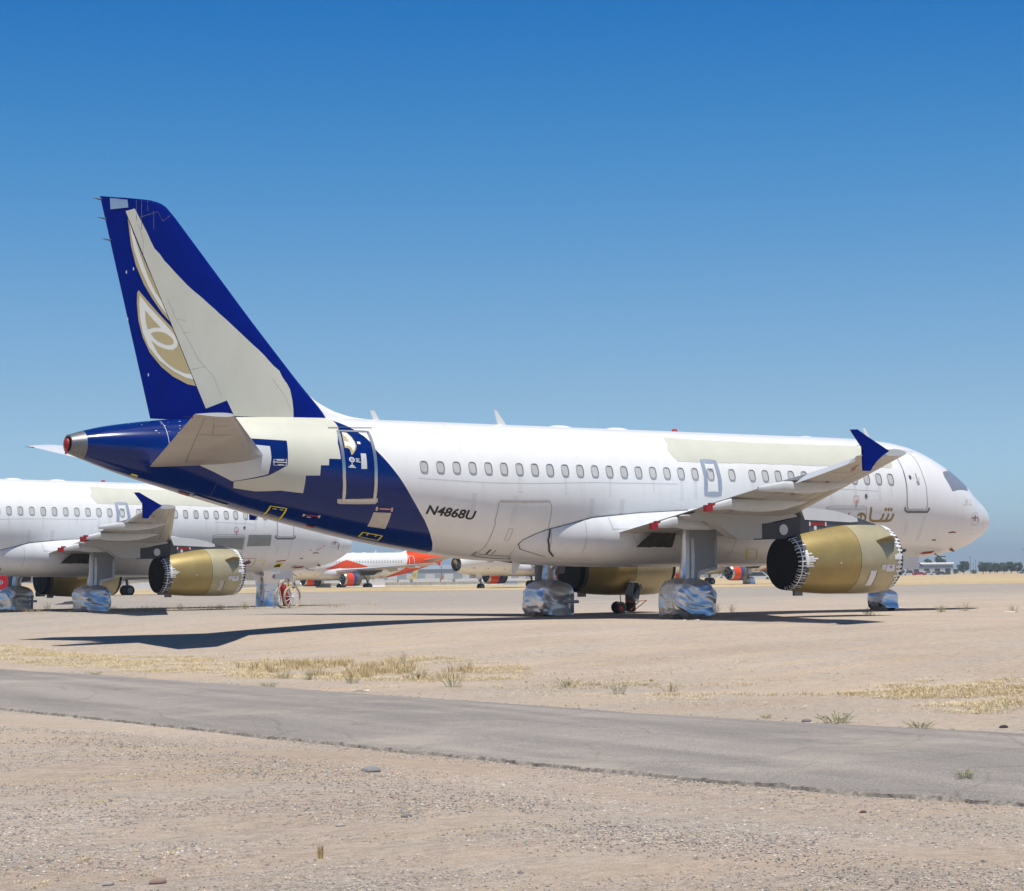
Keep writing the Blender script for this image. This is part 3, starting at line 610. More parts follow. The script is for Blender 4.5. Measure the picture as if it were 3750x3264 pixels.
        finpatch(rb, sm([(32.16,11.15),(32.05,10.78),(31.77,10.14),(31.44,9.46),(31.2,8.9),(30.97,8.36),(31.2,8.59),(31.48,8.97),(31.72,9.35),(31.95,9.86),(32.09,10.38),(32.15,10.82)]), GOLDM, .006, .12)
        finpatch(rb, sm([(32.12,10.99),(32.02,10.69),(31.77,10.05),(31.44,9.46),(31.2,8.9),(31.05,8.53),(31.3,8.83),(31.58,9.27),(31.81,9.74),(32.0,10.26),(32.09,10.69)]), IVORY, .010, .12)
        finpatch(rb, sm([(32.03,10.74),(31.78,10.14),(31.45,9.47),(31.22,8.93),(31.39,9.15),(31.63,9.62),(31.84,10.18)]), GOLDM, .013, .12)
        for s_, z in ((32.2,9.7),(32.15,8.4),(31.55,6.9),(32.1,10.9),(32.0,9.8),(31.9,9.9)): finpatch(rb, [(s_, z), (s_+.03, z), (s_+.03, z-.08), (s_, z-.08)], GREYL, .005)
        for z in (11.62, 11.1, 10.52): rb.tube([P(fte(z)-.02, 0, z), P(fte(z)+.06, 0, z), P(fte(z)+.24, 0, z+.02)], [.03, .02, .004], BLK, 6)
    rb.build('rudder', root, 50)
    # dorsal fillet
    qb = MB(); rows = []
    for i in range(16):
        s = 24.2+i*(27.3-24.2)/15; zt = pw([(24.2,5.86),(24.9,5.885),(25.34,5.93),(25.9,6.08),(26.41,6.32),(26.79,6.60),(27.3,7.1)], s); b0 = fus(s)[0]-.06
        hw = .02+.10*(s-24.2)/3.1
        rows.append([P(s, -hw*1.6, b0), P(s, -hw, b0+(zt-b0)*.5), P(s, -hw*.35, zt-.01), P(s, 0, zt), P(s, hw*.35, zt-.01), P(s, hw, b0+(zt-b0)*.5), P(s, hw*1.6, b0)])
    qb.grid(rows, WHITE); qb.build('dorsal_fillet', root, 60)
    # ---- stabilisers
    for sd in (-1, 1):
        hb = MB(); rows = []; ys = [.8+(6.2-.8)*i/12 for i in range(13)]
        def hp(u, y, up):
            k = (y-1.2)/5.0; a = 28.62+(31.77-28.62)*k; b = 31.9+(32.83-31.9)*k; c_ = b-a
            z = (4.62+(5.27-4.62)*k)*(1-u)+(4.36+(5.26-4.36)*k)*u; t = c_*naca(u, .10); return P(a+c_*u, sd*y, z+(t if up else -t))
        uu = [0, .01, .04, .09, .18, .3, .45, .6, .75, .88, 1]
        for y in ys: rows.append([hp(u, y, False) for u in uu]+[hp(u, y, True) for u in reversed(uu[1:-1])])
        hb.grid(rows, GREYW, cv=True, mf=lambda i, j: METAL if (j < 3 or j >= len(rows[0])-3) else (TAILG if j < 10 else WHITE2)); hb.add(rows[-1], [tuple(range(len(rows[-1])))], WHITE2)
        if near:
            for q in ([(.72,1.4),(.72,6.0)], [(.35,1.6),(.72,1.6)], [(.2,4.4),(.7,4.4)], [(.2,5.3),(.5,5.3)], [(.5,4.4),(.5,6)]):
                l, r = strokeq([(a*3, b) for a, b in q], .02, False, .3)
                hb.grid([[hp(a/3, b, False)-Vector((0, 0, .005)) for a, b in l], [hp(a/3, b, False)-Vector((0, 0, .005)) for a, b in r]], LINE)
            hb.tube([hp(.97, 5.9, False), hp(1.0, 5.9, False)+Vector((-.25, 0, .01))], [.015, .004], BLK, 5)
        hb.build('stabilizer', root, 45)
    # ---- wings
    for sd in (-1, 1):
        wb = MB(); ys = [1.2, 1.7, 2.0, 2.6, 3.4, 4.4, 5.4, 6.4, 7.5, 9, 10.5, 12, 13.0, 14, 15, 16, 16.6, 16.85, 16.93]
        nl = len(US)
        def cut(y): return 1.0 if not (12.95 < y < 16.1) else .78
        rows = []
        for y in ys:
            kk = 1 if y < 16.6 else (.97 if y < 16.9 else .90); cu = cut(y)
            lo = [wpt(u*cu, y, False, sd) for u in US]; up = [wpt(u*cu, y, True, sd) for u in reversed(US[1:])]
            if y > 16.8:
                mid = [(a) for a in lo]; 
            rows.append(lo+up)
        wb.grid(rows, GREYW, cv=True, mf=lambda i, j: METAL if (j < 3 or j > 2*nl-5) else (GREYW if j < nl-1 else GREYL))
        wb.add(rows[-1], [tuple(range(len(rows[-1])))], GREYL)
        if near:
            def wst(pts, wd, m, off=.006):
                l, r = strokeq([(a*4, b) for a, b in pts], wd, False, .25)
                wb.grid([[wpt(a/4, b, False, sd)-Vector((0, 0, off)) for a, b in l], [wpt(a/4, b, False, sd)-Vector((0, 0, off)) for a, b in r]], m)
            for q in ([(.16,7),(.16,16.4)], [(.70,2.3),(.70,12.8)], [(.30,7.5),(.30,16)], [(.16,9.2),(.70,9.2)], [(.16,11.4),(.70,11.4)], [(.16,14.2),(.7,14.2)], [(.25,4),(.7,4)], [(.0,9.8),(.16,9.8)], [(.0,12.3),(.16,12.3)], [(.0,14.7),(.16,14.7)]): wst(q, .022, LINE)
            for u, y in ((.45,10),(.45,12.5),(.42,14.6),(.5,8.2),(.45,15.6)):
                wst([(u+.05*cos(a), y+.22*sin(a)) for a in [2*pi*i/14 for i in range(15)]], .018, LINE)
            wst([(.40,12.2),(.46,12.7)], .10, RED, .012); wst([(.55,14.9),(.57,15.5)], .07, RED, .012); wst([(.48,14.6),(.5,15.0)], .08, RED, .012); wst([(.5,10.2),(.56,10.35)], .10, RUST, .010)
            wst([(.05,12.6),(.05,15.2)], .05, STAIN, .01)
        wing = wb.build('wing', root, 45)
        # aileron, drooped
        ab = MB(); rows = []
        for y in (13.02, 14, 15, 16.05):
            a = [wpt(.79, y, True, sd), wpt(.79, y, False, sd)]; h = (a[0]+a[1])/2; te = wpt(1.0, y, True, sd); d = te-h
            ang = R(24); L_ = d.length; te2 = h+Vector((-L_*cos(ang), 0, d.z*.3-L_*sin(ang)))
            n1 = (a[0]*.55+te2*.45)+Vector((0, 0, .015)); n2 = (a[1]*.55+te2*.45)-Vector((0, 0, .01))
            rows.append([a[0], n1, te2, n2, a[1]])
        ab.grid(rows, GREYL, cv=True); ab.add(rows[0], [(0, 1, 2, 3, 4)], GREYL); ab.add(rows[-1], [(0, 1, 2, 3, 4)], GREYL); ab.build('aileron', wing, 30)
        # flap track fairings and the pylon's tail
        for (y, s_a, s_b, z_b, rr_, cap) in ((5.2, 14.4, 18.23, 2.69, .21, True), (8.8, 15.4, 19.0, 3.05, .19, True), (12.4, 17.0, 20.19, 3.36, .16, False)):
            ft = MB(); rows = []; m_ = 20; te_ = wte(y)
            for i in range(m_+1):
                t = i/m_; s = s_a+(s_b-s_a)*t
                if s < te_: zt_ = wzl(y)+(wzt(y)-wzl(y))*(s-wle(y))/(te_-wle(y))-.03
                else: zt_ = wzt(y)-.02+(z_b+.05-wzt(y)+.02)*(s-te_)/(s_b-te_)
                hh = rr_*2.0*pw([(0, .05), (.12, .45), (.3, .85), (.5, 1.0), (.72, .92), (.9, .58), (1, .34)], t); rx = rr_*.78*pw([(0, .05), (.15, .5), (.35, .9), (.55, 1), (.75, .9), (.92, .5), (1, .22)], t)
                rows.append([P(s, sd*y+rx*math.copysign(abs(cos(a))**.6, cos(a)), zt_-hh*.5+hh*.5*math.copysign(abs(sin(a))**.7, sin(a))) for a in [2*pi*j/16 for j in range(16)]])
            ft.grid(rows, GREYL, cv=True); ft.add(rows[-1], [tuple(range(16))], GREYL)
            fo_ = ft.build('flap_fairing', wing, 50)
            if cap and near:
                cb = MB(); cb.box((-.16, -.075, -.10), (.05, .075, .08), RED, at=P(s_b, sd*y, z_b-.03)); cb.box((-.02, -.05, .06), (.16, .05, .12), RED, at=P(s_b, sd*y, z_b-.01)); cb.build('fairing_cap', fo_, 0)
        # wing-tip fence
        tf = MB(); pf = [(21.08,4.50),(20.90,4.51),(20.55,4.33),(19.93,4.03),(20.12,3.93),(20.32,3.78),(20.44,3.66),(20.52,3.55),(20.72,3.55),(20.74,4.10)]
        tf.prism(pf, lambda a, b: P(a, sd*16.95, b), lambda a, b: P(a, sd*17.02, b), BLUEFIN if near else ORANGE)
        for z, s_ in ((4.47,21.02),(4.13,20.74),(3.9,20.73)): tf.tube([P(s_-.1, sd*16.98, z), P(s_+.16, sd*16.98, z)], [.012, .004], GREYL, 5)
        tf.build('wingtip_fence', wing, 30)
        # ---- engine
        if V == 'behind' and sd == 1: engine_on = False
        else: engine_on = True
        en = empty('engine', (0, 0, 0), parent=root)
        ne = 48 if near else 24; ths = [360*j/ne for j in range(ne)]
        cb = MB(); ss = [10.17, 10.18, 10.21, 10.29, 10.4, 10.6, 10.8, 11, 11.5, 11.88]
        c1, c2 = (GOLD2, GOLD) if near else (ORANGE, ORANGE)
        if near:
            cb.grid([[EP(s, t, 0, sd) for t in ths] for s in ss[3:]], c1, cv=True)
            cb.grid([[EP(s, t, 0, sd) for t in ths] for s in (11.895, 12.2, 12.5, 12.8, 13.05, 13.25, 13.5, 13.72)], c2, cv=True)
            cb.grid([[EP(11.88, t, 0, sd) for t in ths], [EP(11.887, t, -.012, sd) for t in ths], [EP(11.895, t, 0, sd) for t in ths]], LINED, cv=True)
            cb.grid([[EP(s, t, 0, sd) for t in ths] for s in (13.72, 13.8, 13.9, 14.02)], DARKGL, cv=True)
            cb.box((-.30, -.05, -.10), (.0, .05, .06), STEEL, at=EP(13.35, -90, 0, sd))
        else:
            if not engine_on: ths = ths[:1]*len(ths)
            cb.grid([[EP(s, t, 0, sd) for t in ths] for s in (10.4, 10.7, 11, 11.7)], ORANGE, cv=True); cb.grid([[EP(s, t, 0, sd) for t in ths] for s in (11.7, 12.2)], PURPLE, cv=True)
            cb.grid([[EP(s, t, 0, sd) for t in ths] for s in (12.2, 12.6, 13.05)], STEEL, cv=True); cb.grid([[EP(s, t, 0, sd) for t in ths] for s in (10.14, 10.18, 10.27, 10.4)], METAL, cv=True)
            cb.grid([[EP(13.05, t, 0, sd) for t in ths], [EP(13.4, t, -.35, sd) for t in ths]], STEEL, cv=True)
            cb.grid([[EP(10.14, t, 0, sd) for t in ths], [EP(10.3, t, -.16, sd) for t in ths], [EP(10.9, t, -.14, sd) for t in ths]], METAL, cv=True); dk = [EP(10.9, t, -.14, sd) for t in ths]; cb.add(dk, [tuple(range(ne))], BLACK)
            bb_ = [EP(13.35, t, -.3, sd) for t in ths]; cb.add(bb_, [tuple(range(ne))], BLACK)
            for k in range(8): cb.tube([EP(10.35, 45*k, -.2, sd), EP(10.7, 45*k, -.75, sd)], .05, METAL, 5)
        cowl = cb.build('engine_cowl', en, 40)
        if near:
            ib = MB(); ib.grid([[EP(s, t, .004, sd) for t in ths] for s in (10.36, 10.29, 10.23, 10.21, 10.19, 10.175)]+[[EP(10.175, t, -.10, sd) for t in ths], [EP(10.22, t, -.3, sd) for t in ths]], BLACK, cv=True)
            dk = [EP(10.22, t, -.3, sd) for t in ths]; ib.add(dk, [tuple(range(ne))], BLACK); ib.build('intake_cover', en, 50)
            xb = MB(); rg = [EP(14.03, t, .006, sd) for t in ths]; ctr = sum(rg, Vector())/ne
            rows = [[EP(13.86, t, .010, sd) for t in ths], [EP(14.03, t, .008, sd) for t in ths]]+[[p+(ctr-p)*k+Vector((-.015*sin(k*3), 0, 0)) for p in rg] for k in (.06, .35, .65, .9)]
            xb.grid(rows, BLACK, cv=True); xb.add(rows[-1], [tuple(range(ne))], BLACK)
            if V == 'second':
                for k in range(6): xb.tube([ctr+Vector((-.02, 0, 0)), rg[(k*8+3) % ne]*.96+ctr*.04+Vector((-.02, 0, 0))], .012, DARK, 5)
            xb.build('exhaust_cover', en, 50)
            tb = MB(); rt_ = random.Random(21 if V == 'main' else 4)
            t = -88
            while t < 78:                        # white tape stitching the covers to the cowl
                wd = rt_.uniform(2.5, 4.5); epatch(tb, 10.31-rt_.uniform(.03, .08), 10.44+rt_.uniform(.0, .10), t, t+wd, TAPE, .010, sd, 3, rt_.uniform(-.02, .02))
                t += wd+rt_.uniform(2.5, 5.0)
            epatch(tb, 10.35, 10.40, -85, 80, TAPE, .008, sd, 26); epatch(tb, 10.30, 10.60, -2, 6, TAPE, .009, sd); epatch(tb, 10.30, 10.5, 60, 72, TAPE, .009, sd)
            epatch(tb, 10.93, 11.09, -19, -10.5, TAPE, .008, sd); epatch(tb, 10.58, 10.91, -22, -10.5, TAPE, .010, sd); epatch(tb, 10.97, 11.05, -17.5, -14.5, GREYL, .010, sd)
            tape_a = tb.build('intake_tape', en, 50); tb = MB()
            t = -84
            while t < 64:
                wd = rt_.uniform(1.3, 3.0); lo = 13.81+rt_.uniform(-.12, .06); k_ = rt_.uniform(.01, .08)
                tb.grid([[EP(lo, t+wd*j/3+rt_.uniform(-.2, .2), .014, sd) for j in range(4)], [EP(13.92, t+wd*j/3, .015, sd) for j in range(4)], [EP(14.035, t+wd*j/3, .013, sd) for j in range(4)], [EP(14.055, t+wd*j/3, -k_, sd) for j in range(4)]], TAPE)
                t += wd+rt_.uniform(3, 9)
            epatch(tb, 13.92, 13.96, -86, 64, TAPE, .017, sd, 36)
            for t0, l0 in ((16, 13.60), (9, 13.55), (5, 13.42), (1, 13.50), (-4, 13.58), (-9, 13.56), (-24, 13.66)): epatch(tb, l0, 13.82, t0, t0+3.0, TAPE, .012, sd, 3, .02)
            epatch(tb, 13.72, 13.80, -10, 26, TAPE, .011, sd, 10)
            tb.build('exhaust_tape', en, 50)
            mb_ = MB(); epatch(mb_, 11.27, 11.50, -49, -20, PAPER if V == 'second' else TAPE, .014, sd, 6, 0)
            if sd == 1: epatch(mb_, 11.34, 11.42, -45, -24, RED, .020, sd, 6); epatch(mb_, 11.24, 11.28, -47, -22, BLK, .02, sd, 6); epatch(mb_, 11.3, 11.5, -62, -58, TAPE, .014, sd)
            else: epatch(mb_, 11.24, 11.275, -49, -22, BLK, .012, sd, 6)
            epatch(mb_, 10.70, 10.80, -15, -13.5, RED, .014, sd); epatch(mb_, 10.72, 10.74, -17, -12, RED, .015, sd); epatch(mb_, 12.6, 12.66, -6, -3, GREYL, .005, sd)
            mb_.build('warning_placard', en, 50)
            kb = MB(); a0, a1 = EP(11.20, 31, -.01, sd), EP(10.42, 33, -.01, sd); nrm = Vector((0, sd*cos(R(20)), sin(R(20)))); dn = Vector((0, 0, -.02))
            for sgn in (0, 1):
                pass
            pts_ = [a0, a0+nrm*.05, (a0+a1)/2+nrm*.36+Vector((-.14, 0, 0)), a1+nrm*.28+Vector((-.20, 0, 0)), a1]
            kb.add(pts_+[p+dn for p in pts_], [(0, 1, 2, 3, 4), (9, 8, 7, 6, 5)]+[(i, (i+1) % 5, (i+1) % 5+5, i+5) for i in range(5)], c2); kb.build('nacelle_strake', en, 0)
        # ---- pylon
        pb = MB(); Y = sd*5.75
        def slab(poly, hw, m): pb.prism(poly, lambda a, b: P(a, Y-hw, b), lambda a, b: P(a, Y+hw, b), m)
        slab([(14.90,2.30),(15.85,2.28),(16.75,2.80),(17.25,2.79),(17.66,2.93),(17.3,3.05),(16.0,3.15),(14.0,3.2),(13.6,2.95),(14.90,2.72)], .20, GREYW if near else DARK)
        slab([(14.95,2.27),(14.95,2.73),(14.3,2.78),(13.7,2.93),(13.18,2.98),(13.18,2.42),(13.6,2.30)], .205, DARK)
        slab([(13.3,2.45),(13.3,3.02),(12.6,3.0),(11.7,2.9),(11.15,2.82),(10.55,2.72),(11.2,2.60),(12.4,2.55)], .19, DARKGL)
        if near:
            slab([(13.35,2.86),(13.5,3.22),(12.9,3.20),(12.2,3.14),(11.66,3.03),(11.33,2.93),(11.30,2.82),(11.6,2.80),(12.4,2.83)], .215, WHITE2)
            slab([(12.5,2.9),(12.4,3.10),(11.4,2.97),(10.55,2.74),(11.2,2.70)], .20, DARKGL)
            pb.add([P(14.15+.16*cos(a), Y+sd*.209, 2.56+.16*sin(a)) for a in [2*pi*i/20 for i in range(20)]], [tuple(range(20))], GREYL)
            pb.box((-.32, -.004, -.04), (.32, .004, .04), RED, at=P(12.85, Y+sd*.2, 2.74)); pb.box((-.02, -.005, -.06), (.03, .005, .06), TAPE, at=P(12.55, Y+sd*.2, 2.74)); pb.box((-.03, -.005, -.06), (.02, .005, .06), TAPE, at=P(13.15, Y+sd*.2, 2.74)); pb.box((-.05, -.006, -.06), (.05, .006, .06), TAPE, at=P(12.95, Y+sd*.2, 2.62))
        pb.build('pylon', en, 30)
        # ---- main gear
        g = empty('main_landing_gear', (0, 0, 0), parent=root); yc = sd*3.795
        wt = MB()
        for yy in (-.46, .46):
            prof = [(-.20,.30),(-.20,.46),(-.14,.52),(.14,.52),(.20,.46),(.20,.30)]
            wt.grid([[P(16.11+r_*cos(a), yc+yy+o_, .52+r_*sin(a)) for o_, r_ in prof] for a in [2*pi*i/24 for i in range(24)]], TYRE, cu=True)
            for o_ in (-.19, .19): wt.add([P(16.11+.31*cos(a), yc+yy+o_, .52+.31*sin(a)) for a in [2*pi*i/24 for i in range(24)]], [tuple(range(24))], STEEL)
        wt.build('wheel', g, 40)
        covered = near or (V == 'gap' and sd == 1)
        if covered:
            cb = MB(); cb.grid(wrapped_bag(X0-16.11-.70, X0-16.11+.66, yc-.76, yc+.76, .05, 1.20, (3 if sd < 0 else 8)+(0 if V == 'main' else 5), amp=.05), FOIL, cv=True)
            if near:
                x_ = X0-16.11-.40; yy = yc-.83
                if sd > 0: cb.box((-.06, -.012, -.40), (.06, .012, .22), SILVERTAPE, at=(x_+.75, yy-.06, .52)); cb.box((-.3, -.012, -.05), (.3, .012, .05), SILVERTAPE, at=(x_+.70, yy-.065, .48))
            cb.build('wheel_cover', g, 180)
        sb = MB(); stm = FOIL if near else STEEL
        tubes = [P(16.11, yc, .9), P(16.10, yc, 1.4), P(16.05, yc+sd*.02, 2.0), P(16.0, yc+sd*.1, 2.75)]
        n_ = 14; rows = []
        for i in range(24):
            t = i/23; k = t*3; a = tubes[min(int(k), 2)]; b = tubes[min(int(k), 2)+1]; p = a+(b-a)*(k-min(int(k), 2)); r_ = (.21+.16*max(0, 1-t*5) if near else .12)+.02*sin(t*9)
            rows.append([p+Vector((cos(q)*r_, sin(q)*r_, 0))*(1+.14*noise.noise(Vector((cos(q)*1.4, t*4, sin(q)*1.4)))) for q in [2*pi*j/n_ for j in range(n_)]])
        sb.grid(rows, stm, cv=True)
        if sd > 0 or far: sb.tube([P(16.05, yc, 1.5), P(16.1, yc-sd*1.5, 2.5)], .09, stm, 8)
        sb.tube([P(16.0, yc, 1.3), P(15.5, yc-sd*.3, 2.6)], .06, stm, 8)
        sb.build('gear_strut', g, 60)
        pb = MB(); yo = yc+sd*.30
        if near:
            pl_ = [(a_+.22, b_) for a_, b_ in [(16.12,2.75),(15.02,2.80),(15.02,1.52),(15.10,1.42),(15.62,1.32),(15.70,1.05),(16.12,1.05)]]
            pb.prism(pl_, lambda a, b: P(a, yo, b), lambda a, b: P(a, yo+sd*.05, b), GREYP)
            def edge_(q, wd):
                q = [(a_+.22, b_) for a_, b_ in q]
                l, r = strokeq(q, wd, False, .15); 
                l = [(a+.015*noise.noise(Vector((a*9, b*9, 1))), b) for a, b in l]
                pb.grid([[P(a, yo+sd*.058, b) for a, b in l], [P(a, yo+sd*.058, b) for a, b in r]], SILVERTAPE)
            edge_([(16.10,2.66),(16.10,1.9),(16.12,1.05)], .14); edge_([(15.92,2.35),(15.90,1.8),(15.93,1.05)], .12); edge_([(15.06,2.3),(15.06,1.50)], .10); edge_([(15.02,1.48),(15.66,1.34)], .10); edge_([(15.66,1.36),(15.73,1.06)], .09)
        else:
            pb.prism([(16.4,2.4),(15.7,2.4),(15.8,1.5),(16.3,1.5)], lambda a, b: P(a, yo, b), lambda a, b: P(a, yo+sd*.05, b), WHITE2)
        pb.build('gear_door', g, 0)
        if near:
            wl = MB(); rows = []
            for i in range(9):
                rows.append([P(16.95-.42*j/5-i*(1.35-.42*j/5)/8, sd*(2.40+.22*j/5), 2.12+.42*j/5+.03*noise.noise(Vector((i*.9, j*.8, 2)))) for j in range(6)])
            wl.grid(rows, BLKWRAP); wl.build('wheel_bay_sheet', g, 40)
    # ---- nose gear
    g = empty('nose_landing_gear', (0, 0, 0), parent=root); wt = MB()
    for yy in (-.25, .25):
        prof = [(-.11,.2),(-.11,.33),(-.07,.38),(.07,.38),(.11,.33),(.11,.2)]
        wt.grid([[P(5.07+r_*cos(a), yy+o_, .38+r_*sin(a)) for o_, r_ in prof] for a in [2*pi*i/20 for i in range(20)]], TYRE, cu=True)
        for o_ in (-.10, .10): wt.add([P(5.07+.2*cos(a), yy+o_, .38+.2*sin(a)) for a in [2*pi*i/20 for i in range(20)]], [tuple(range(20))], STEEL)
    wt.build('wheel', g, 40)
    sb = MB(); sb.tube([P(5.07, 0, .4), P(5.05, 0, 1.0), P(4.95, 0, 1.95)], [.06, .09, .12], STEEL, 10); sb.tube([P(5.05, 0, .9), P(4.2, 0, 1.9)], .05, STEEL, 8); sb.box((-.1, -.2, -.08), (.1, .2, .08), STEEL, at=P(5.0, 0, 1.15))
    sb.tube([P(5.2, 0, .6), P(5.3, 0, .85), P(5.1, 0, 1.0)], .04, STEEL, 6); sb.box((-.5, -.55, -.5), (.5, -.52, 0), WHITE2, at=P(4.4, 0, 1.95)); sb.box((-.5, .52, -.5), (.5, .55, 0), WHITE2, at=P(4.4, 0, 1.95))
    sb.build('gear_strut', g, 40)
    if near:
        cb = MB()
        if V == 'main': cb.grid(wrapped_bag(X0-5.07-.42, X0-5.07+.42, -.46, .46, .20, .80, 12, n=48, k=22, amp=.03), FOIL, cv=True)
        else:
            rows = []
            for i in range(34):
                t = i/33; z = .05+1.85*t; rr_ = .50+.06*sin(3+t*5)-.08*max(0, .5-abs(t-.62)*2.4)+(.05 if t > .9 else 0)
                rows.append([Vector((X0-5.0+rr_*math.copysign(abs(cos(a))**.5, cos(a))*1.05, rr_*.95*math.copysign(abs(sin(a))**.5, sin(a)), z))*1.0+Vector((cos(a), sin(a), 0))*(.05*noise.fractal(Vector((cos(a)*2.2, sin(a)*2.2, z*2.4)), 1, 2, 4)) for a in [2*pi*j/44 for j in range(44)]])
            cb.grid(rows, FOIL, cv=True); cb.box((-.12, -.012, -.12), (.10, .012, .10), GREYP, at=(X0-5.0+.1, -.53, 1.62))
        cb.build('wheel_cover', g, 180)
    # ---- antennas and small things on the roof and belly
    if near or V == 'swoosh':
        def blade(poly, nm, m=WHITE, hw=.02, y=0):
            b_ = MB(); b_.prism(poly, lambda a, b: P(a, y-hw, b), lambda a, b: P(a, y+hw, b), m); b_.build(nm, root, 0)
        blade([(24.66,6.13),(24.54,6.14),(24.34,5.83),(24.56,5.83)], 'blade_antenna'); blade([(20.43,6.30),(20.36,6.31),(19.98,5.83),(20.30,5.83)], 'blade_antenna')
        blade([(5.79,6.24),(5.72,6.25),(5.44,5.80),(5.58,5.80)], 'blade_antenna'); blade([(19.5,1.76),(19.83,1.76),(19.83,1.36),(19.74,1.35)], 'belly_antenna')
        for s in (18.07, 15.95):
            d_ = MB(); d_.grid([[P(s+.42*r_*cos(a), .25*r_*sin(a), 5.85+.075*sqrt(max(0, 1-r_*r_))) for a in [2*pi*j/20 for j in range(20)]] for r_ in (1, .95, .8, .5, .1)], WHITE, cv=True); d_.build('dome_antenna', root, 60)
        d_ = MB(); d_.grid([[P(13.69+.10*r_*cos(a), .1*r_*sin(a), 5.86+.11*sqrt(max(0, 1-r_*r_))) for a in [2*pi*j/14 for j in range(14)]] for r_ in (1, .9, .6, .1)], RED, cv=True); d_.build('beacon_light', root, 60)
        if near:
            d_ = MB(); d_.grid([[P(8.3+.25*r_*cos(a), .12*r_*sin(a), 5.86+.04*sqrt(max(0, 1-r_*r_))) for a in [2*pi*j/14 for j in range(14)]] for r_ in (1, .9, .6, .1)], WHITE, cv=True); d_.build('dome_antenna', root, 60)
            p_ = MB(); p_.tube([FP(3.2, -70, 0), FP(3.05, -70, .12), FP(2.75, -70, .16)], .02, STEEL, 6); p_.tube([FP(2.6, -62, 0), FP(2.5, -62, .10)], [.06, .03], RUST, 6); p_.tube([FP(3.9, -80, 0), FP(3.75, -80, .18), FP(3.6, -80, .3)], .015, LINED, 6); p_.build('probe', root, 40)
    return root
TAILG = mat('tailplane_grey', (.40, .37, .33), .42, var=.10, vscale=1.2, coat=.1)
FRAMEBL = mat('exit_frame_blue_grey', (.42, .47, .55), .4, .25, var=.08, vscale=5)
JOINT = mat('skin_joint', (.73, .73, .72), .6, var=.1)
LINEW = mat('skin_lap', (.50, .50, .50), .6, var=.1)
STAIND = mat('fin_scuff', (.40, .395, .35), .6, var=.2)
SCRATCH = mat('fin_scratch', (.16, .18, .24), .6, var=.4, vscale=9)
PINK = mat('pink_cover', (.75, .35, .30), .6)
REDL = mat('thin_red_frame', (.55, .36, .36), .6)
YELL = mat('pale_yellow_line', (.72, .62, .30), .5)
BLKWRAP = mat('dark_plastic_sheet', (.075, .065, .06), .35, var=.3, vscale=5, bump=.8, bscale=6)
# ================================================================ ground
def sm(x): x = min(1, max(0, x)); return x*x*(3-2*x)
def gh(x, y):
    """height of the ground"""
    d = math.hypot(x+20, y+10)
    z = -.46*sm((-22-x)/13)*sm((45-y)/30)                               # the verge falls towards the track
    z += .16*sm((-43.2-x)/3)*sm((45-y)/30)
    z += .13*math.exp(-((x+17)**2+(y+16)**2)/40)+.16*sm((x-1)/8)*sm((60-y)/40)
    z += -.35*sm((d-110)/120)
    if d < 90: z += .012*noise.noise(Vector((x*.35, y*.35, 0)))+.02*noise.noise(Vector((x*.12, y*.12, 4)))
    return z
def axis(lo, hi, step, far, k=1.25):
    a = [lo+i*step for i in range(int((hi-lo)/step)+1)]; s, x = step, a[-1]
    while x < far: s *= k; x += s; a.append(x)
    s, x = step, a[0]; pre = []
    while x > -far: s *= k; x -= s; pre.append(x)
    return pre[::-1]+a
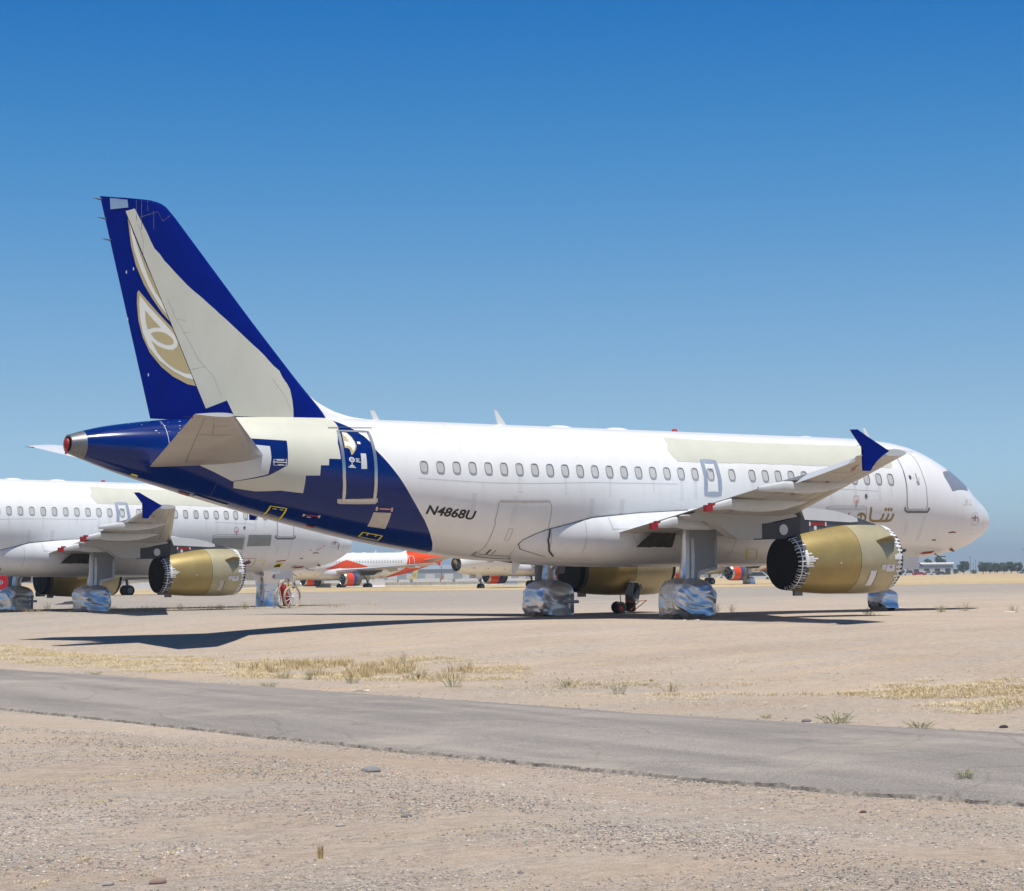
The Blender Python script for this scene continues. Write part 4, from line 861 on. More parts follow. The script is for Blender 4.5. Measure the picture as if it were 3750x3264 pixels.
def dirt_material():
    m, t, b = nodes('desert_dirt'); N, L = t.nodes.new, t.links.new
    b.inputs['Roughness'].default_value = .95; b.inputs['Specular IOR Level'].default_value = .1
    g = N('ShaderNodeNewGeometry')
    def nz(sc, det, stretch=(1, 1, 1), rough=.6, dist=0):
        mp = N('ShaderNodeMapping'); mp.inputs['Scale'].default_value = stretch; mp.inputs['Rotation'].default_value = (0, 0, R(-32)); L(g.outputs['Position'], mp.inputs[0])
        n = N('ShaderNodeTexNoise'); n.inputs['Scale'].default_value = sc; n.inputs['Detail'].default_value = det; n.inputs['Roughness'].default_value = rough; n.inputs['Distortion'].default_value = dist
        L(mp.outputs[0], n.inputs['Vector']); return n.outputs['Fac']
    def ramp(f, p0, c0, p1, c1):
        r = N('ShaderNodeValToRGB'); e = r.color_ramp.elements; e[0].position, e[1].position = p0, p1; e[0].color, e[1].color = (*c0, 1), (*c1, 1); L(f, r.inputs[0]); return r.outputs[0]
    def mix(a, b_, f, mode='MIX'):
        x = N('ShaderNodeMix'); x.data_type = 'RGBA'; x.blend_type = mode
        if isinstance(f, float): x.inputs[0].default_value = f
        else: L(f, x.inputs[0])
        L(a, x.inputs[6]); L(b_, x.inputs[7]); return x.outputs[2]
    dirt = ramp(nz(.22, 6), .35, (.50, .395, .305), .68, (.60, .495, .40))
    grav = ramp(nz(22, 5, rough=.8), .30, (.36, .315, .27), .66, (.66, .595, .515))
    # apron of grey gravel between the aircraft rows, dirt elsewhere
    sep = N('ShaderNodeSeparateXYZ'); L(g.outputs['Position'], sep.inputs[0])
    def lin(sock, a, c):
        r = N('ShaderNodeMapRange'); r.inputs[1].default_value = a; r.inputs[2].default_value = c; r.interpolation_type = 'SMOOTHSTEP'; L(sock, r.inputs[0]); return r.outputs[0]
    apron = lin(sep.outputs['Y'], -2, 26)
    pat = ramp(nz(.30, 5, (.35, 1.3, 1), dist=.6), .46, (0, 0, 0), .60, (1, 1, 1))
    crk = nz(1.4, 9, (1, 1, 1), .72); pat2 = ramp(nz(.8, 6, (.3, 1.4, 1), dist=.4), .44, (0, 0, 0), .60, (1, 1, 1))
    a1 = N('ShaderNodeMath'); a1.operation = 'MAXIMUM'; L(apron, a1.inputs[0])
    p1 = N('ShaderNodeMath'); p1.operation = 'MULTIPLY'; L(pat, p1.inputs[0]); p1.inputs[1].default_value = .75; L(p1.outputs[0], a1.inputs[1])
    a2 = N('ShaderNodeMath'); a2.operation = 'MULTIPLY'; L(a1.outputs[0], a2.inputs[0]); a2.inputs[1].default_value = .72
    base = mix(dirt, grav, a2.outputs[0])
    farg = ramp(nz(2.2, 5, (.4, 1.5, 1)), .3, (.36, .32, .28), .7, (.475, .43, .385))
    base = mix(base, farg, lin(sep.outputs['Y'], 8, 45))
    pale = ramp(nz(.16, 8, (.3, 1.5, 1), .7), .5, (0, 0, 0), .75, (.45, .45, .45)); light = N('ShaderNodeRGB'); light.outputs[0].default_value = (.60, .50, .415, 1)
    base = mix(base, light.outputs[0], pale)
    spk = ramp(nz(70, 4, rough=.85), .36, (.36, .355, .35), .60, (1.15, 1.15, 1.15)); base = mix(base, spk, .6, 'MULTIPLY')
    spk3 = ramp(nz(28, 5, rough=.9), .40, (.50, .49, .48), .52, (1.04, 1.04, 1.04)); base = mix(base, spk3, a2.outputs[0], 'MULTIPLY')
    spk2 = ramp(nz(9, 6, (.6, 1.2, 1), .9), .36, (.55, .54, .53), .58, (1.10, 1.10, 1.10)); base = mix(base, spk2, .7, 'MULTIPLY')
    straw = N('ShaderNodeRGB'); straw.outputs[0].default_value = (.56, .43, .19, 1)
    sm_ = N('ShaderNodeMath'); sm_.operation = 'MULTIPLY'; L(ramp(nz(.9, 6, (.35, 1.5, 1), .75), .57, (0, 0, 0), .72, (1, 1, 1)), sm_.inputs[0]); sm_.inputs[1].default_value = .6
    base = mix(base, straw.outputs[0], sm_.outputs[0])
    red = N('ShaderNodeRGB'); red.outputs[0].default_value = (.56, .405, .275, 1)
    rm = N('ShaderNodeMath'); rm.operation = 'MULTIPLY'; L(ramp(nz(.28, 7, (.4, 1.4, 1), .65), .50, (0, 0, 0), .68, (1, 1, 1)), rm.inputs[0]); rm.inputs[1].default_value = .5
    base = mix(base, red.outputs[0], rm.outputs[0])
    L(base, b.inputs['Base Color'])
    bp = N('ShaderNodeBump'); bp.inputs['Strength'].default_value = .8; bp.inputs['Distance'].default_value = .03
    ad = N('ShaderNodeMath'); ad.operation = 'ADD'; L(nz(35, 6, rough=.75), ad.inputs[0]); L(nz(6, 4), ad.inputs[1]); L(ad.outputs[0], bp.inputs['Height']); L(bp.outputs[0], b.inputs['Normal'])
    return m
gm = MB(); ax = axis(-58, 40, .7, 4000); ay = axis(-58, 60, .7, 4000)
gm.grid([[(x, y, gh(x, y)) for x in ax] for y in ay], dirt_material())
struct(gm.build('ground', ang=180))

def asphalt():
    m, t, b = nodes('old_asphalt'); N, L = t.nodes.new, t.links.new; g = N('ShaderNodeNewGeometry')
    b.inputs['Roughness'].default_value = .9; b.inputs['Specular IOR Level'].default_value = .2
    n = N('ShaderNodeTexNoise'); n.inputs['Scale'].default_value = 55; n.inputs['Detail'].default_value = 4; n.inputs['Roughness'].default_value = .8; L(g.outputs['Position'], n.inputs['Vector'])
    r = N('ShaderNodeValToRGB'); r.color_ramp.elements[0].position = .3; r.color_ramp.elements[1].position = .7
    r.color_ramp.elements[0].color = (.10, .090, .082, 1); r.color_ramp.elements[1].color = (.47, .425, .385, 1); L(n.outputs['Fac'], r.inputs[0])
    mp = N('ShaderNodeMapping'); mp.inputs['Scale'].default_value = (1.6, .16, 1); L(g.outputs['Position'], mp.inputs[0])
    n2 = N('ShaderNodeTexNoise'); n2.inputs['Scale'].default_value = 1.0; n2.inputs['Detail'].default_value = 6; L(mp.outputs[0], n2.inputs['Vector'])
    r2 = N('ShaderNodeValToRGB'); r2.color_ramp.elements[0].position = .35; r2.color_ramp.elements[1].position = .68
    r2.color_ramp.elements[0].color = (.80, .79, .79, 1); r2.color_ramp.elements[1].color = (1.12, 1.09, 1.06, 1); L(n2.outputs['Fac'], r2.inputs[0])
    x = N('ShaderNodeMix'); x.data_type = 'RGBA'; x.blend_type = 'MULTIPLY'; x.inputs[0].default_value = 1; L(r.outputs[0], x.inputs[6]); L(r2.outputs[0], x.inputs[7]); L(x.outputs[2], b.inputs['Base Color'])
    n4 = N('ShaderNodeTexNoise'); n4.inputs['Scale'].default_value = .9; n4.inputs['Detail'].default_value = 6; L(g.outputs['Position'], n4.inputs['Vector'])
    mv = N('ShaderNodeMix'); mv.data_type = 'VECTOR'; mv.inputs[0].default_value = .22; L(g.outputs['Position'], mv.inputs[4]); L(n4.outputs['Color'], mv.inputs[5])
    vo = N('ShaderNodeTexVoronoi'); vo.feature = 'DISTANCE_TO_EDGE'; vo.inputs['Scale'].default_value = .75; L(mv.outputs[1], vo.inputs['Vector'])
    r3 = N('ShaderNodeValToRGB'); r3.color_ramp.elements[0].position = .004; r3.color_ramp.elements[1].position = .016; r3.color_ramp.elements[0].color = (.62, .61, .60, 1); r3.color_ramp.elements[1].color = (1, 1, 1, 1); L(vo.outputs['Distance'], r3.inputs[0])
    x2 = N('ShaderNodeMix'); x2.data_type = 'RGBA'; x2.blend_type = 'MULTIPLY'; x2.inputs[0].default_value = .4; L(x.outputs[2], x2.inputs[6]); L(r3.outputs[0], x2.inputs[7])
    n5 = N('ShaderNodeTexNoise'); n5.inputs['Scale'].default_value = .55; n5.inputs['Detail'].default_value = 8; n5.inputs['Roughness'].default_value = .7; L(g.outputs['Position'], n5.inputs['Vector'])
    r5 = N('ShaderNodeValToRGB'); r5.color_ramp.elements[0].position = .50; r5.color_ramp.elements[1].position = .72; r5.color_ramp.elements[0].color = (0, 0, 0, 1); r5.color_ramp.elements[1].color = (.55, .55, .55, 1); L(n5.outputs['Fac'], r5.inputs[0])
    x3 = N('ShaderNodeMix'); x3.data_type = 'RGBA'; L(r5.outputs[0], x3.inputs[0]); L(x2.outputs[2], x3.inputs[6]); x3.inputs[7].default_value = (.47, .40, .32, 1); L(x3.outputs[2], b.inputs['Base Color'])
    bp = N('ShaderNodeBump'); bp.inputs['Strength'].default_value = .7; bp.inputs['Distance'].default_value = .012; L(n.outputs['Fac'], bp.inputs['Height']); L(bp.outputs[0], b.inputs['Normal'])
    return m
RL = [(-41.2, 8), (-40.3, -6), (-39.8, -12.6), (-39.15, -17.4), (-38.85, -22.7), (-38.6, -26.5), (-38.28, -29.9), (-38.03, -32.3), (-37.72, -34.4), (-37.27, -36.1), (-36.85, -37.9), (-35.2, -45)]
RR = [(-46.0, 8), (-45.3, -12), (-44.6, -22), (-44.18, -26.1), (-43.76, -28.8), (-43.45, -31.15), (-43.2, -33.4), (-42.98, -35.3), (-42.78, -37.1), (-42.62, -38.4), (-42.45, -39.7), (-42.22, -40.8), (-42.0, -41.7), (-41.7, -42.6), (-40.2, -48)]
rl, rr = densify(RL, .3, False), densify(RR, .3, False)
def along(t, n): i = t*(len(n)-1); k = min(int(i), len(n)-2); f = i-k; return (n[k][0]+(n[k+1][0]-n[k][0])*f, n[k][1]+(n[k+1][1]-n[k][1])*f)
rows = []; NR = 620
for i in range(NR+1):
    a, b = along(i/NR, rl), along(i/NR, rr); j = .09*noise.noise(Vector((i*.16, 0, 1)))+.045*noise.noise(Vector((i*.8, 3, 1))); k = .11*noise.noise(Vector((i*.13, 5, 2)))+.05*noise.noise(Vector((i*.7, 2, 5)))
    a = (a[0]+j, a[1]); b = (b[0]+k, b[1]); row = [(a[0]+.10, a[1], gh(a[0]+.1, a[1])-.03)]
    for q in range(9):
        f = q/8; x, y = a[0]+(b[0]-a[0])*f, a[1]+(b[1]-a[1])*f; row.append((x, y, gh(x, y)+.035+.05*sin(pi*f)))
    e = b[0]-.035-.03*noise.noise(Vector((i*.9, 1, 9)))
    row += [(b[0]-.02-.02*noise.noise(Vector((i*.9, 4, 4))), b[1], gh(b[0], b[1])+.030+.022*noise.noise(Vector((i*1.3, 7, 2)))), (e-.01+.05*noise.noise(Vector((i*.55, 8, 9))), b[1], gh(e, b[1])-.025)]
    rows.append(row)
EDGEM = mat('asphalt_edge', (.40, .345, .285), .95, col2=(.10, .09, .08), vscale=16, bump=.6, bscale=30)
rd = MB(); ASP = asphalt(); rd.grid(rows, ASP, mf=lambda i, j: EDGEM if j >= 9 else ASP); struct(rd.build('road', ang=50))

# dry grass field beyond the gravel
FIELD = mat('dry_field', (.56, .44, .26), .95, var=.0, vscale=.05, stretch=(.3, 1.6, 1), col2=(.41, .30, .17), spec=.1)
fm = MB(); fe = [(-1500, 230), (-400, 185), (-60, 168), (20, 162), (50, 158), (70, 142), (100, 135), (133, 132), (300, 128), (1600, 110)]
fe = densify(fe, 8, False); fe = [(x, y+1.2*noise.noise(Vector((x*.1, 0, 3)))+2*noise.noise(Vector((x*.02, 0, 8)))) for x, y in fe]
rows = []
for x, y in fe:
    row = [(x, y, gh(x, y)+.01)]
    for k, dy in enumerate((2, 5, 10, 25, 60, 150, 400, 1200, 3000)): yy = y+dy; row.append((x*(1+dy/1800), yy, gh(x, yy)+.05+(.10+.12*noise.noise(Vector((x*.08, yy*.1, 2))) if k < 6 else .1)))
    rows.append(row)
fm.grid(rows, FIELD); struct(fm.build('field', ang=180))

# ================================================================ loose stones, grass, weeds
STONES = [mat('stone_grey', (.42, .385, .35), .9, var=.3, vscale=8), mat('stone_tan', (.58, .50, .41), .9, var=.2, vscale=8), mat('stone_dark', (.22, .20, .19), .9, var=.2), mat('stone_pale', (.64, .59, .54), .9, var=.1), mat('stone_red', (.33, .22, .19), .9, var=.2)]
rs = random.Random(12)
OCT = [(1, 0, 0), (.3, .95, 0), (-.8, .6, 0), (-.8, -.6, 0), (.3, -.95, 0), (.1, .1, .8), (0, 0, -.6)]
OF = [(0, 1, 5), (1, 2, 5), (2, 3, 5), (3, 4, 5), (4, 0, 5), (1, 0, 6), (2, 1, 6), (3, 2, 6), (4, 3, 6), (0, 4, 6)]
def stone(mb, x, y, r, m, z=None):
    a = rs.uniform(0, 6.3); ca, sa = cos(a), sin(a); e, h = rs.uniform(.55, 1), rs.uniform(.45, .85); z = gh(x, y) if z is None else z
    vs = []
    for p in OCT:
        k = rs.uniform(.75, 1.2)*r; px, py, pz = p[0]*k, p[1]*k*e, p[2]*k*h; vs.append((x+px*ca-py*sa, y+px*sa+py*ca, z+pz+r*.12))
    mb.add(vs, OF, m)
def road_x(y, n):
    for (x0, y0), (x1, y1) in zip(n, n[1:]):
        if y1 <= y <= y0: return x0+(x1-x0)*(y-y0)/(y1-y0)
    return n[-1][0]
stm = MB(); c0 = CAM
n_ = 0
while n_ < 100000:
    px, dist = rs.uniform(-.30, .30), 6.5+18*rs.random()**1.5
    a = R(31.8)+px; x, y = c0.x+dist*sin(a), c0.y+dist*cos(a)
    if x > road_x(y, RR)-.05: continue
    q = noise.fractal(Vector((x*.55+y*.2, y*.75, 2)), 1, 2, 4)
    if q < rs.uniform(-.55, .24): continue
    n_ += 1
    r = .0040+.0085*rs.random()**2.8+(.008 if rs.random() < .008 else 0)
    stone(stm, x, y, r*(1 if dist < 12 else 1.25), rs.choice(STONES[:1]*8+STONES[1:2]*7+STONES[2:3]*3+STONES[3:4]*1+STONES[4:]*2))
for _ in range(4200):                       # crumbs along the road's broken edges and the far verge
    y = rs.uniform(-44, -14); x = road_x(y, RR)+.03-abs(rs.gauss(0, .10)) if rs.random() < .7 else road_x(y, RL)+abs(rs.gauss(.05, .5))
    stone(stm, x, y, .006+.016*rs.random()**2, rs.choice([STONES[0], STONES[0], STONES[2], STONES[1]]))
struct(stm.build('gravel', ang=0), 'stuff')
def rock(x, y, r, m, label):
    b = MB(); rows = []
    for i in range(7):
        f = pi*i/6; rows.append([(x+r*1.25*sin(f)*cos(a)*(1+.25*noise.noise(Vector((cos(a)*1.3, sin(a)*1.3, i*.6+x)))), y+r*.8*sin(f)*sin(a)*(1+.25*noise.noise(Vector((cos(a), sin(a), i*.6+y)))), gh(x, y)+r*.18-r*.5*cos(f)) for a in [2*pi*j/11 for j in range(11)]])
    b.grid(rows, m, cv=True); tag(b.build('rock', ang=35), label, 'rock')
rock(-49.03, -43.58, .040, STONES[4], 'smooth reddish flat rock at the bottom edge of the foreground')
rock(-49.27, -43.48, .028, STONES[0], 'grey rock left of the smooth reddish rock at the bottom edge')
rock(-44.71, -37.84, .075, mat('stone_slate', (.24, .235, .235), .9), 'long flat slate grey stone half buried near the road edge')
rock(-46.47, -41.67, .032, STONES[2], 'black angular rock in the gravel below the middle of the road')
rock(-47.06, -41.85, .028, STONES[0], 'dark grey rock left of the black angular rock in the gravel')
rock(-42.91, -42.2, .026, mat('stone_maroon', (.12, .06, .055), .9), 'dark maroon rock on the orange dirt at the right below the road')
rock(-37.14, -34.6, .055, STONES[2], 'black chunk of asphalt beside the green weed at the far road edge')
rock(-36.1, -36.8, .05, mat('stone_char', (.04, .035, .035), .9), 'dark flat chunk at the far road edge nearest the right frame edge')

STRAW = [mat('straw_pale', (.86, .71, .42), .9, var=.1), mat('straw_gold', (.76, .57, .26), .9, var=.1), mat('straw_brown', (.46, .31, .15), .9, var=.1)]
SAGE = [mat('sage_leaf', (.46, .44, .25), .9, var=.15), mat('sage_dry', (.54, .48, .30), .9, var=.1), mat('green_leaf', (.20, .27, .07), .9, var=.15)]
def tuft(mb, x, y, h, n, mats, spread=.12, lean=.5):
    z = gh(x, y)
    for _ in range(n):
        a = rs.uniform(0, 6.3); d = spread*rs.random(); bx, by = x+d*cos(a), y+d*sin(a); hh = h*rs.uniform(.5, 1.1); l = hh*lean*rs.uniform(.2, 1.2); q = rs.uniform(0, 6.3); wd = .0030+.0025*rs.random()
        tx, ty = bx+l*cos(a), by+l*sin(a); mx, my = bx+l*.35*cos(a), by+l*.35*sin(a); ox, oy = wd*cos(q), wd*sin(q)
        mb.add([(bx-ox, by-oy, z-.01), (bx+ox, by+oy, z-.01), (mx+ox*.8, my+oy*.8, z+hh*.6), (mx-ox*.8, my-oy*.8, z+hh*.6), (tx, ty, z+hh)], [(0, 1, 2, 3), (3, 2, 4)], rs.choice(mats))
def inpoly(x, y, P_):
    c = False; j = len(P_)-1
    for i in range(len(P_)):
        if (P_[i][1] > y) != (P_[j][1] > y) and x < (P_[j][0]-P_[i][0])*(y-P_[i][1])/(P_[j][1]-P_[i][1])+P_[i][0]: c = not c
        j = i
    return c
gr = MB()
def scatter(poly, n, h, k, thr=-.2, mats=STRAW, spread=.15, lean=.6):
    xs = [p[0] for p in poly]; ys_ = [p[1] for p in poly]; c = 0; tr = 0
    while c < n and tr < n*60:
        tr += 1; x, y = rs.uniform(min(xs), max(xs)), rs.uniform(min(ys_), max(ys_))
        if not inpoly(x, y, poly) or noise.fractal(Vector((x*.6, y*.6, 6)), 1, 2, 3) < thr+rs.uniform(-.15, .15): continue
        tuft(gr, x, y, h*rs.uniform(.6, 1.3), k, mats, spread, lean); c += 1
GL = [(-34.2, 4.6), (-35.3, -5.8), (-34.0, -8.7), (-33.3, -13.1), (-31.2, -15.6), (-31.8, -19.9), (-34.2, -23.8), (-35.8, -23.0), (-37.6, -20.5), (-37.7, -16.6), (-38.2, -11.1), (-38.4, 4.6)]
GRT = [(-32.9, -29.7), (-31.6, -29.0), (-30.3, -29.6), (-30.0, -32), (-33.5, -36.5), (-35.2, -37), (-34.6, -34.0), (-33.6, -31.6)]
scatter(GL, 1300, .055, 14, .03, STRAW[:1]*4+STRAW[:2], .18, 1.3)
scatter([(-33.5, -14), (-32.2, -19), (-35, -23), (-36.2, -21), (-36, -15)], 150, .15, 18, -.05, STRAW, .10, .6)
scatter(GRT, 300, .05, 12, .03, STRAW[:1]*2+STRAW, .16, 1.1)
scatter([(-33, -22.5), (-33, -28), (-30.5, -28), (-32, -31), (-35, -31), (-36, -25.6)], 110, .05, 10, .12, STRAW, .14, 1.0)
scatter([(-52, -46.5), (-46.5, -46.5), (-46.8, -41), (-50.8, -42.5)], 60, .012, 14, .15, STRAW[:2], .06, 2.4)
scatter([(-24, 30), (-8, 30), (-8, 33.5), (-24, 36)], 110, .22, 12, 0, STRAW+SAGE[1:2], .3)
tuft(gr, -47.88, -43.2, .085, 26, STRAW[1:2], .018, .18)
xx = random.Random(8)
for _ in range(1100):
    t = rs.random(); x = 20+t*150; y = pw([(20,162.5),(50,158.5),(70,142.5),(100,135.5),(133,132.5),(170,131.5)], x)+rs.uniform(0, 7); tuft(gr, x, y, rs.uniform(.25, .6), 5, STRAW, .5, .5)
scatter(GL, 2600, .016, 26, -.10, STRAW[:1], .38, 6)
scatter([(-33, 4), (-32, -9), (-29.5, -15), (-29, -24), (-29, -33), (-33, -37), (-36.2, -33), (-37.8, -24), (-38.6, -14), (-38.8, 4)], 1300, .018, 12, .04, STRAW[:1]*4+STRAW[1:2], .45, 5)
scatter(GRT, 700, .016, 24, -.04, STRAW[:1], .36, 6)
scatter([(-36.5, -25), (-33, -24), (-31, -30), (-34, -33), (-36, -30)], 120, .018, 16, .12, STRAW[:1], .3, 4.5)
struct(gr.build('dry_grass', ang=0), 'stuff')

def weed_mesh(h, w_, n, mats, seed, leaf=.03):
    r0 = random.Random(seed); b = MB()
    for _ in range(n):
        a = r0.uniform(0, 6.3); sp = w_*r0.random()**.7; hh = h*r0.uniform(.45, 1.05); bx, by = sp*.35*cos(a), sp*.35*sin(a); tx, ty = sp*cos(a), sp*sin(a)
        m = r0.choice(mats); b.tube([(bx, by, -.02), ((bx+tx)/2, (by+ty)/2, hh*.6), (tx, ty, hh)], [.0032, .0025, .0012], m, 3, False)
        for k in range(16):
            f = r0.uniform(.2, 1); px, py, pz = bx+(tx-bx)*f, by+(ty-by)*f, hh*(f**.8); q = r0.uniform(0, 6.3); L_ = leaf*r0.uniform(.5, 1.2); u = r0.uniform(-.2, .8)
            dx, dy, dz = L_*cos(q), L_*sin(q), L_*u; b.add([(px, py, pz), (px+dx*.6-dy*.25, py+dy*.6+dx*.25, pz+dz*.5), (px+dx, py+dy, pz+dz), (px+dx*.6+dy*.25, py+dy*.6-dx*.25, pz+dz*.5)], [(0, 1, 2, 3)], m)
    return b
WM = [weed_mesh(.26, .26, 26, SAGE[:2], 1), weed_mesh(.20, .30, 24, SAGE[:2]+[STRAW[0]], 2), weed_mesh(.16, .34, 30, SAGE[2:]+SAGE[:1], 3), weed_mesh(.40, .30, 22, [SAGE[1], STRAW[2]], 4), weed_mesh(.34, .42, 40, SAGE[:2], 5)]
protos = [None]*len(WM)
def weed(x, y, k, sc, label, group, z=None):
    if protos[k] is None: o = WM[k].build('weed', ang=0); protos[k] = o
    else: o = protos[k].copy(); COL.objects.link(o)
    o.location = (x, y, gh(x, y) if z is None else z); o.rotation_euler = (0, 0, rs.uniform(0, 6)); sc *= .82; o.scale = (sc, sc, sc); tag(o, label, 'plant', group)
GB, GG, GP = 'grey green weeds on the verge behind the road', 'weeds around the wheels of the large airliner', 'weeds along the far road edge'
for (x, y, k, sc, l) in [(-35.4, -28.15, 0, 1.0, 'upright sage weed on the verge, right of the olive clump with brown stems'), (-34.9, -26.0, 1, 1.1, 'olive weed clump with brown stems, centre of the verge'), (-34.4, -28.1, 1, 1.0, 'flat pale sage weed on bare verge, rightmost of the three mid verge weeds'),
    (-36.97, -19.95, 4, .8, 'sage shrub leftmost on the grassy verge'), (-36.85, -20.7, 0, 1.1, 'sage shrub touching the leftmost shrub on the grassy verge'), (-36.9, -22.4, 4, .75, 'broad sage shrub on the grassy verge left of bare ground'), (-36.26, -24.7, 4, .85, 'tall pale sage shrub at the right end of the dry grass strip'), (-35.45, -22.1, 1, 1.2, 'low bushy weed behind the broad sage shrub'),
    (-32.5, -16.2, 3, .7, 'brown tumbleweed at the back of the dry grass strip'), (-34.2, -18.1, 3, .5, 'dark olive weed standing amid pale dry grass')]: weed(x, y, k, sc, l, GB)
for (x, y, k, sc, l) in [(-37.0, -35.0, 2, 1.1, 'bright green weed sprawling at the far road edge, beside the black chunk'), (-36.85, -36.25, 2, .8, 'smaller green weed at the far road edge, right of the sprawling one'), (-38.5, -22.5, 2, .7, 'low green weed at the far road edge below the sage shrubs'), (-38.98, -15.9, 2, .6, 'tiny green weed at the far road edge near the left'), (-37.1, -33.8, 2, .4, 'tiny weed at the far road edge left of the sprawling one'), (-40.91, -41.2, 2, .55, 'green weed growing in a crack on the asphalt')]: weed(x, y, k, sc, l, GP, gh(x, y)+(.07 if y < -40 else 0))
for (x, y, k, sc, l) in [(-16.85, -4.7, 0, .9, 'pale weed in front of the near wheel wrap, left one'), (-16.4, -4.9, 3, .6, 'tall thin weed touching the near wheel wrap'), (-15.6, -5.1, 1, .8, 'dry weed at the right corner of the near wheel wrap'), (-14.8, -4.6, 3, .6, 'spindly weed right of the near wheel wrap'), (-10.4, 2.3, 3, 1.1, 'tall brown weed between wrapped wheel and large gold engine'), (-9.5, 2.6, 3, .9, 'small brown weed right of the tall brown weed behind the shadow'),
    (-10.5, -5.4, 4, .9, 'green weed below the large engine, left of the nose wheels'), (-11.3, -6.6, 1, .9, 'pale weed on sunlit strip between the two shadows'), (-6.2, -4.0, 4, .95, 'green weed in front of the nose wheel shadow, nearest the wheels'), (-5.6, -3.4, 0, 1.1, 'upright weed second right from the nose wheels'), (-4.4, -3.2, 4, 1.15, 'widest green clump in front of the nose shadow'), (-4.0, -5.0, 4, .8, 'green clump past the tip of the nose shadow'), (-3.2, -6.2, 1, .8, 'flat weed lying below the clump past the nose shadow'), (-2.4, -6.2, 4, .85, 'weed clump left of the two at the right frame edge'), (-1.7, -6.3, 0, 1.1, 'upright weed clump second from the right frame edge'), (-1.0, -6.4, 4, .85, 'weed clump at the right frame edge')]: weed(x, y, k, sc, l, GG)
for (x, y, k, sc, l) in [(-22.2, 34.8, 3, 1.3, 'spiky weed between the two wheel wraps of the left airliner'), (-17.4, 31.4, 3, 1.0, 'dark weed under the engine of the left airliner, first from left'), (-15.5, 31.4, 3, .8, 'small dark weed under the engine of the left airliner'), (-14.2, 31.6, 4, 1.3, 'dark bushy weed under the nose of the left airliner'), (-12.9, 31.4, 3, .8, 'thin weed left of the wrapped nose wheel of the left airliner')]: weed(x, y, k, sc, l, 'weeds under the left airliner')

# ================================================================ ground equipment
def at(az, d, z=None):
    x, y = CAM.x+d*sin(R(az)), CAM.y+d*cos(R(az)); return Vector((x, y, gh(x, y) if z is None else z))
# chocks
for (x, y, l) in ((-17.02, -4.25, 'wooden chock behind the near wrapped wheels, left one'), (-16.55, -4.85, 'wooden chock beside the near wrapped wheels under their skirt'), (-17.05, 3.2, 'wooden chock behind the far wrapped wheels'), (-5.75, -.55, 'wooden chock behind the covered nose wheels')):
    b = MB(); b.prism([(-.18, 0), (.18, 0), (.10, .15), (-.10, .15)], lambda a, c: (a, -.28, c), lambda a, c: (a, .28, c), WOOD); o = b.build('wheel_chock', ang=0, loc=(x, y, gh(x, y)-.01)); tag(o, l, 'wheel chock', 'chocks at the large airliner')
# hand truck with hose
t = empty('hose_cart', (-12.05, 5.1, gh(-12, 5)), (0, 0, R(-20))); tag(t, 'orange hand truck with coiled hoses on a dark tank behind the wrapped gear', 'hand truck')
b = MB()
for sx in (-.20, .16): b.tube([(sx-.12, .0, 1.25), (sx, 0, .05), (sx+.10, -.04, .02)], .016, RUST, 6)
b.tube([(-.32, 0, 1.25), (.04, 0, 1.25)], .016, RUST, 6); b.tube([(.05, -.25, .12), (.35, -.25, .42), (.62, -.22, .44), (.20, .05, .06)], .016, RUST, 6); b.tube([(-.3, 0, .2), (.2, 0, .2)], .016, RUST, 6); b.build('frame', t, 40)
for sx, sy in ((-.30, -.22), (-.30, .28)):
    b = MB(); prof = [(-.06, .09), (-.06, .17), (-.03, .205), (.03, .205), (.06, .17), (.06, .09)]
    b.grid([[(sx+r_*cos(a), sy+o_, .205+r_*sin(a)) for o_, r_ in prof] for a in [2*pi*i/22 for i in range(22)]], TYRE, cu=True); wv = b.build('wheel', t, 40)
    b = MB(); b.add([(sx+.095*cos(a), sy-.04, .205+.095*sin(a)) for a in [2*pi*i/16 for i in range(16)]], [tuple(range(16))], RED); b.tube([(sx, sy-.065, .205), (sx, sy+.05, .205)], .03, STEEL, 8); b.build('rim', wv, 0)
b = MB(); b.grid([[(.10+r_*cos(a), -.02+r_*sin(a), z) for a in [2*pi*i/20 for i in range(20)]] for r_, z in ((.02, .05), (.17, .07), (.18, .18), (.18, .36), (.18, .80), (.14, .95), (.05, 1.0))], RUST, cv=True, mf=lambda i, j: BLACK if i < 3 else RUST); b.build('tank', t, 40)
b = MB()
for k in range(7):
    cx, rr_ = .12+.035*(k-3), .24+.014*(k % 4); b.tube([(cx+.13*cos(a)+.02*sin(3*a), -.22-.018*k, .74+rr_*1.2*sin(a)) for a in [2*pi*i/26 for i in range(27)]], .020, DARKGL, 6)
b.tube([(.30, -.24, .9), (.38, -.26, .75), (.44, -.26, .85), (.40, -.25, 1.0)], .021, DARKGL, 6); b.build('hose', t, 60)
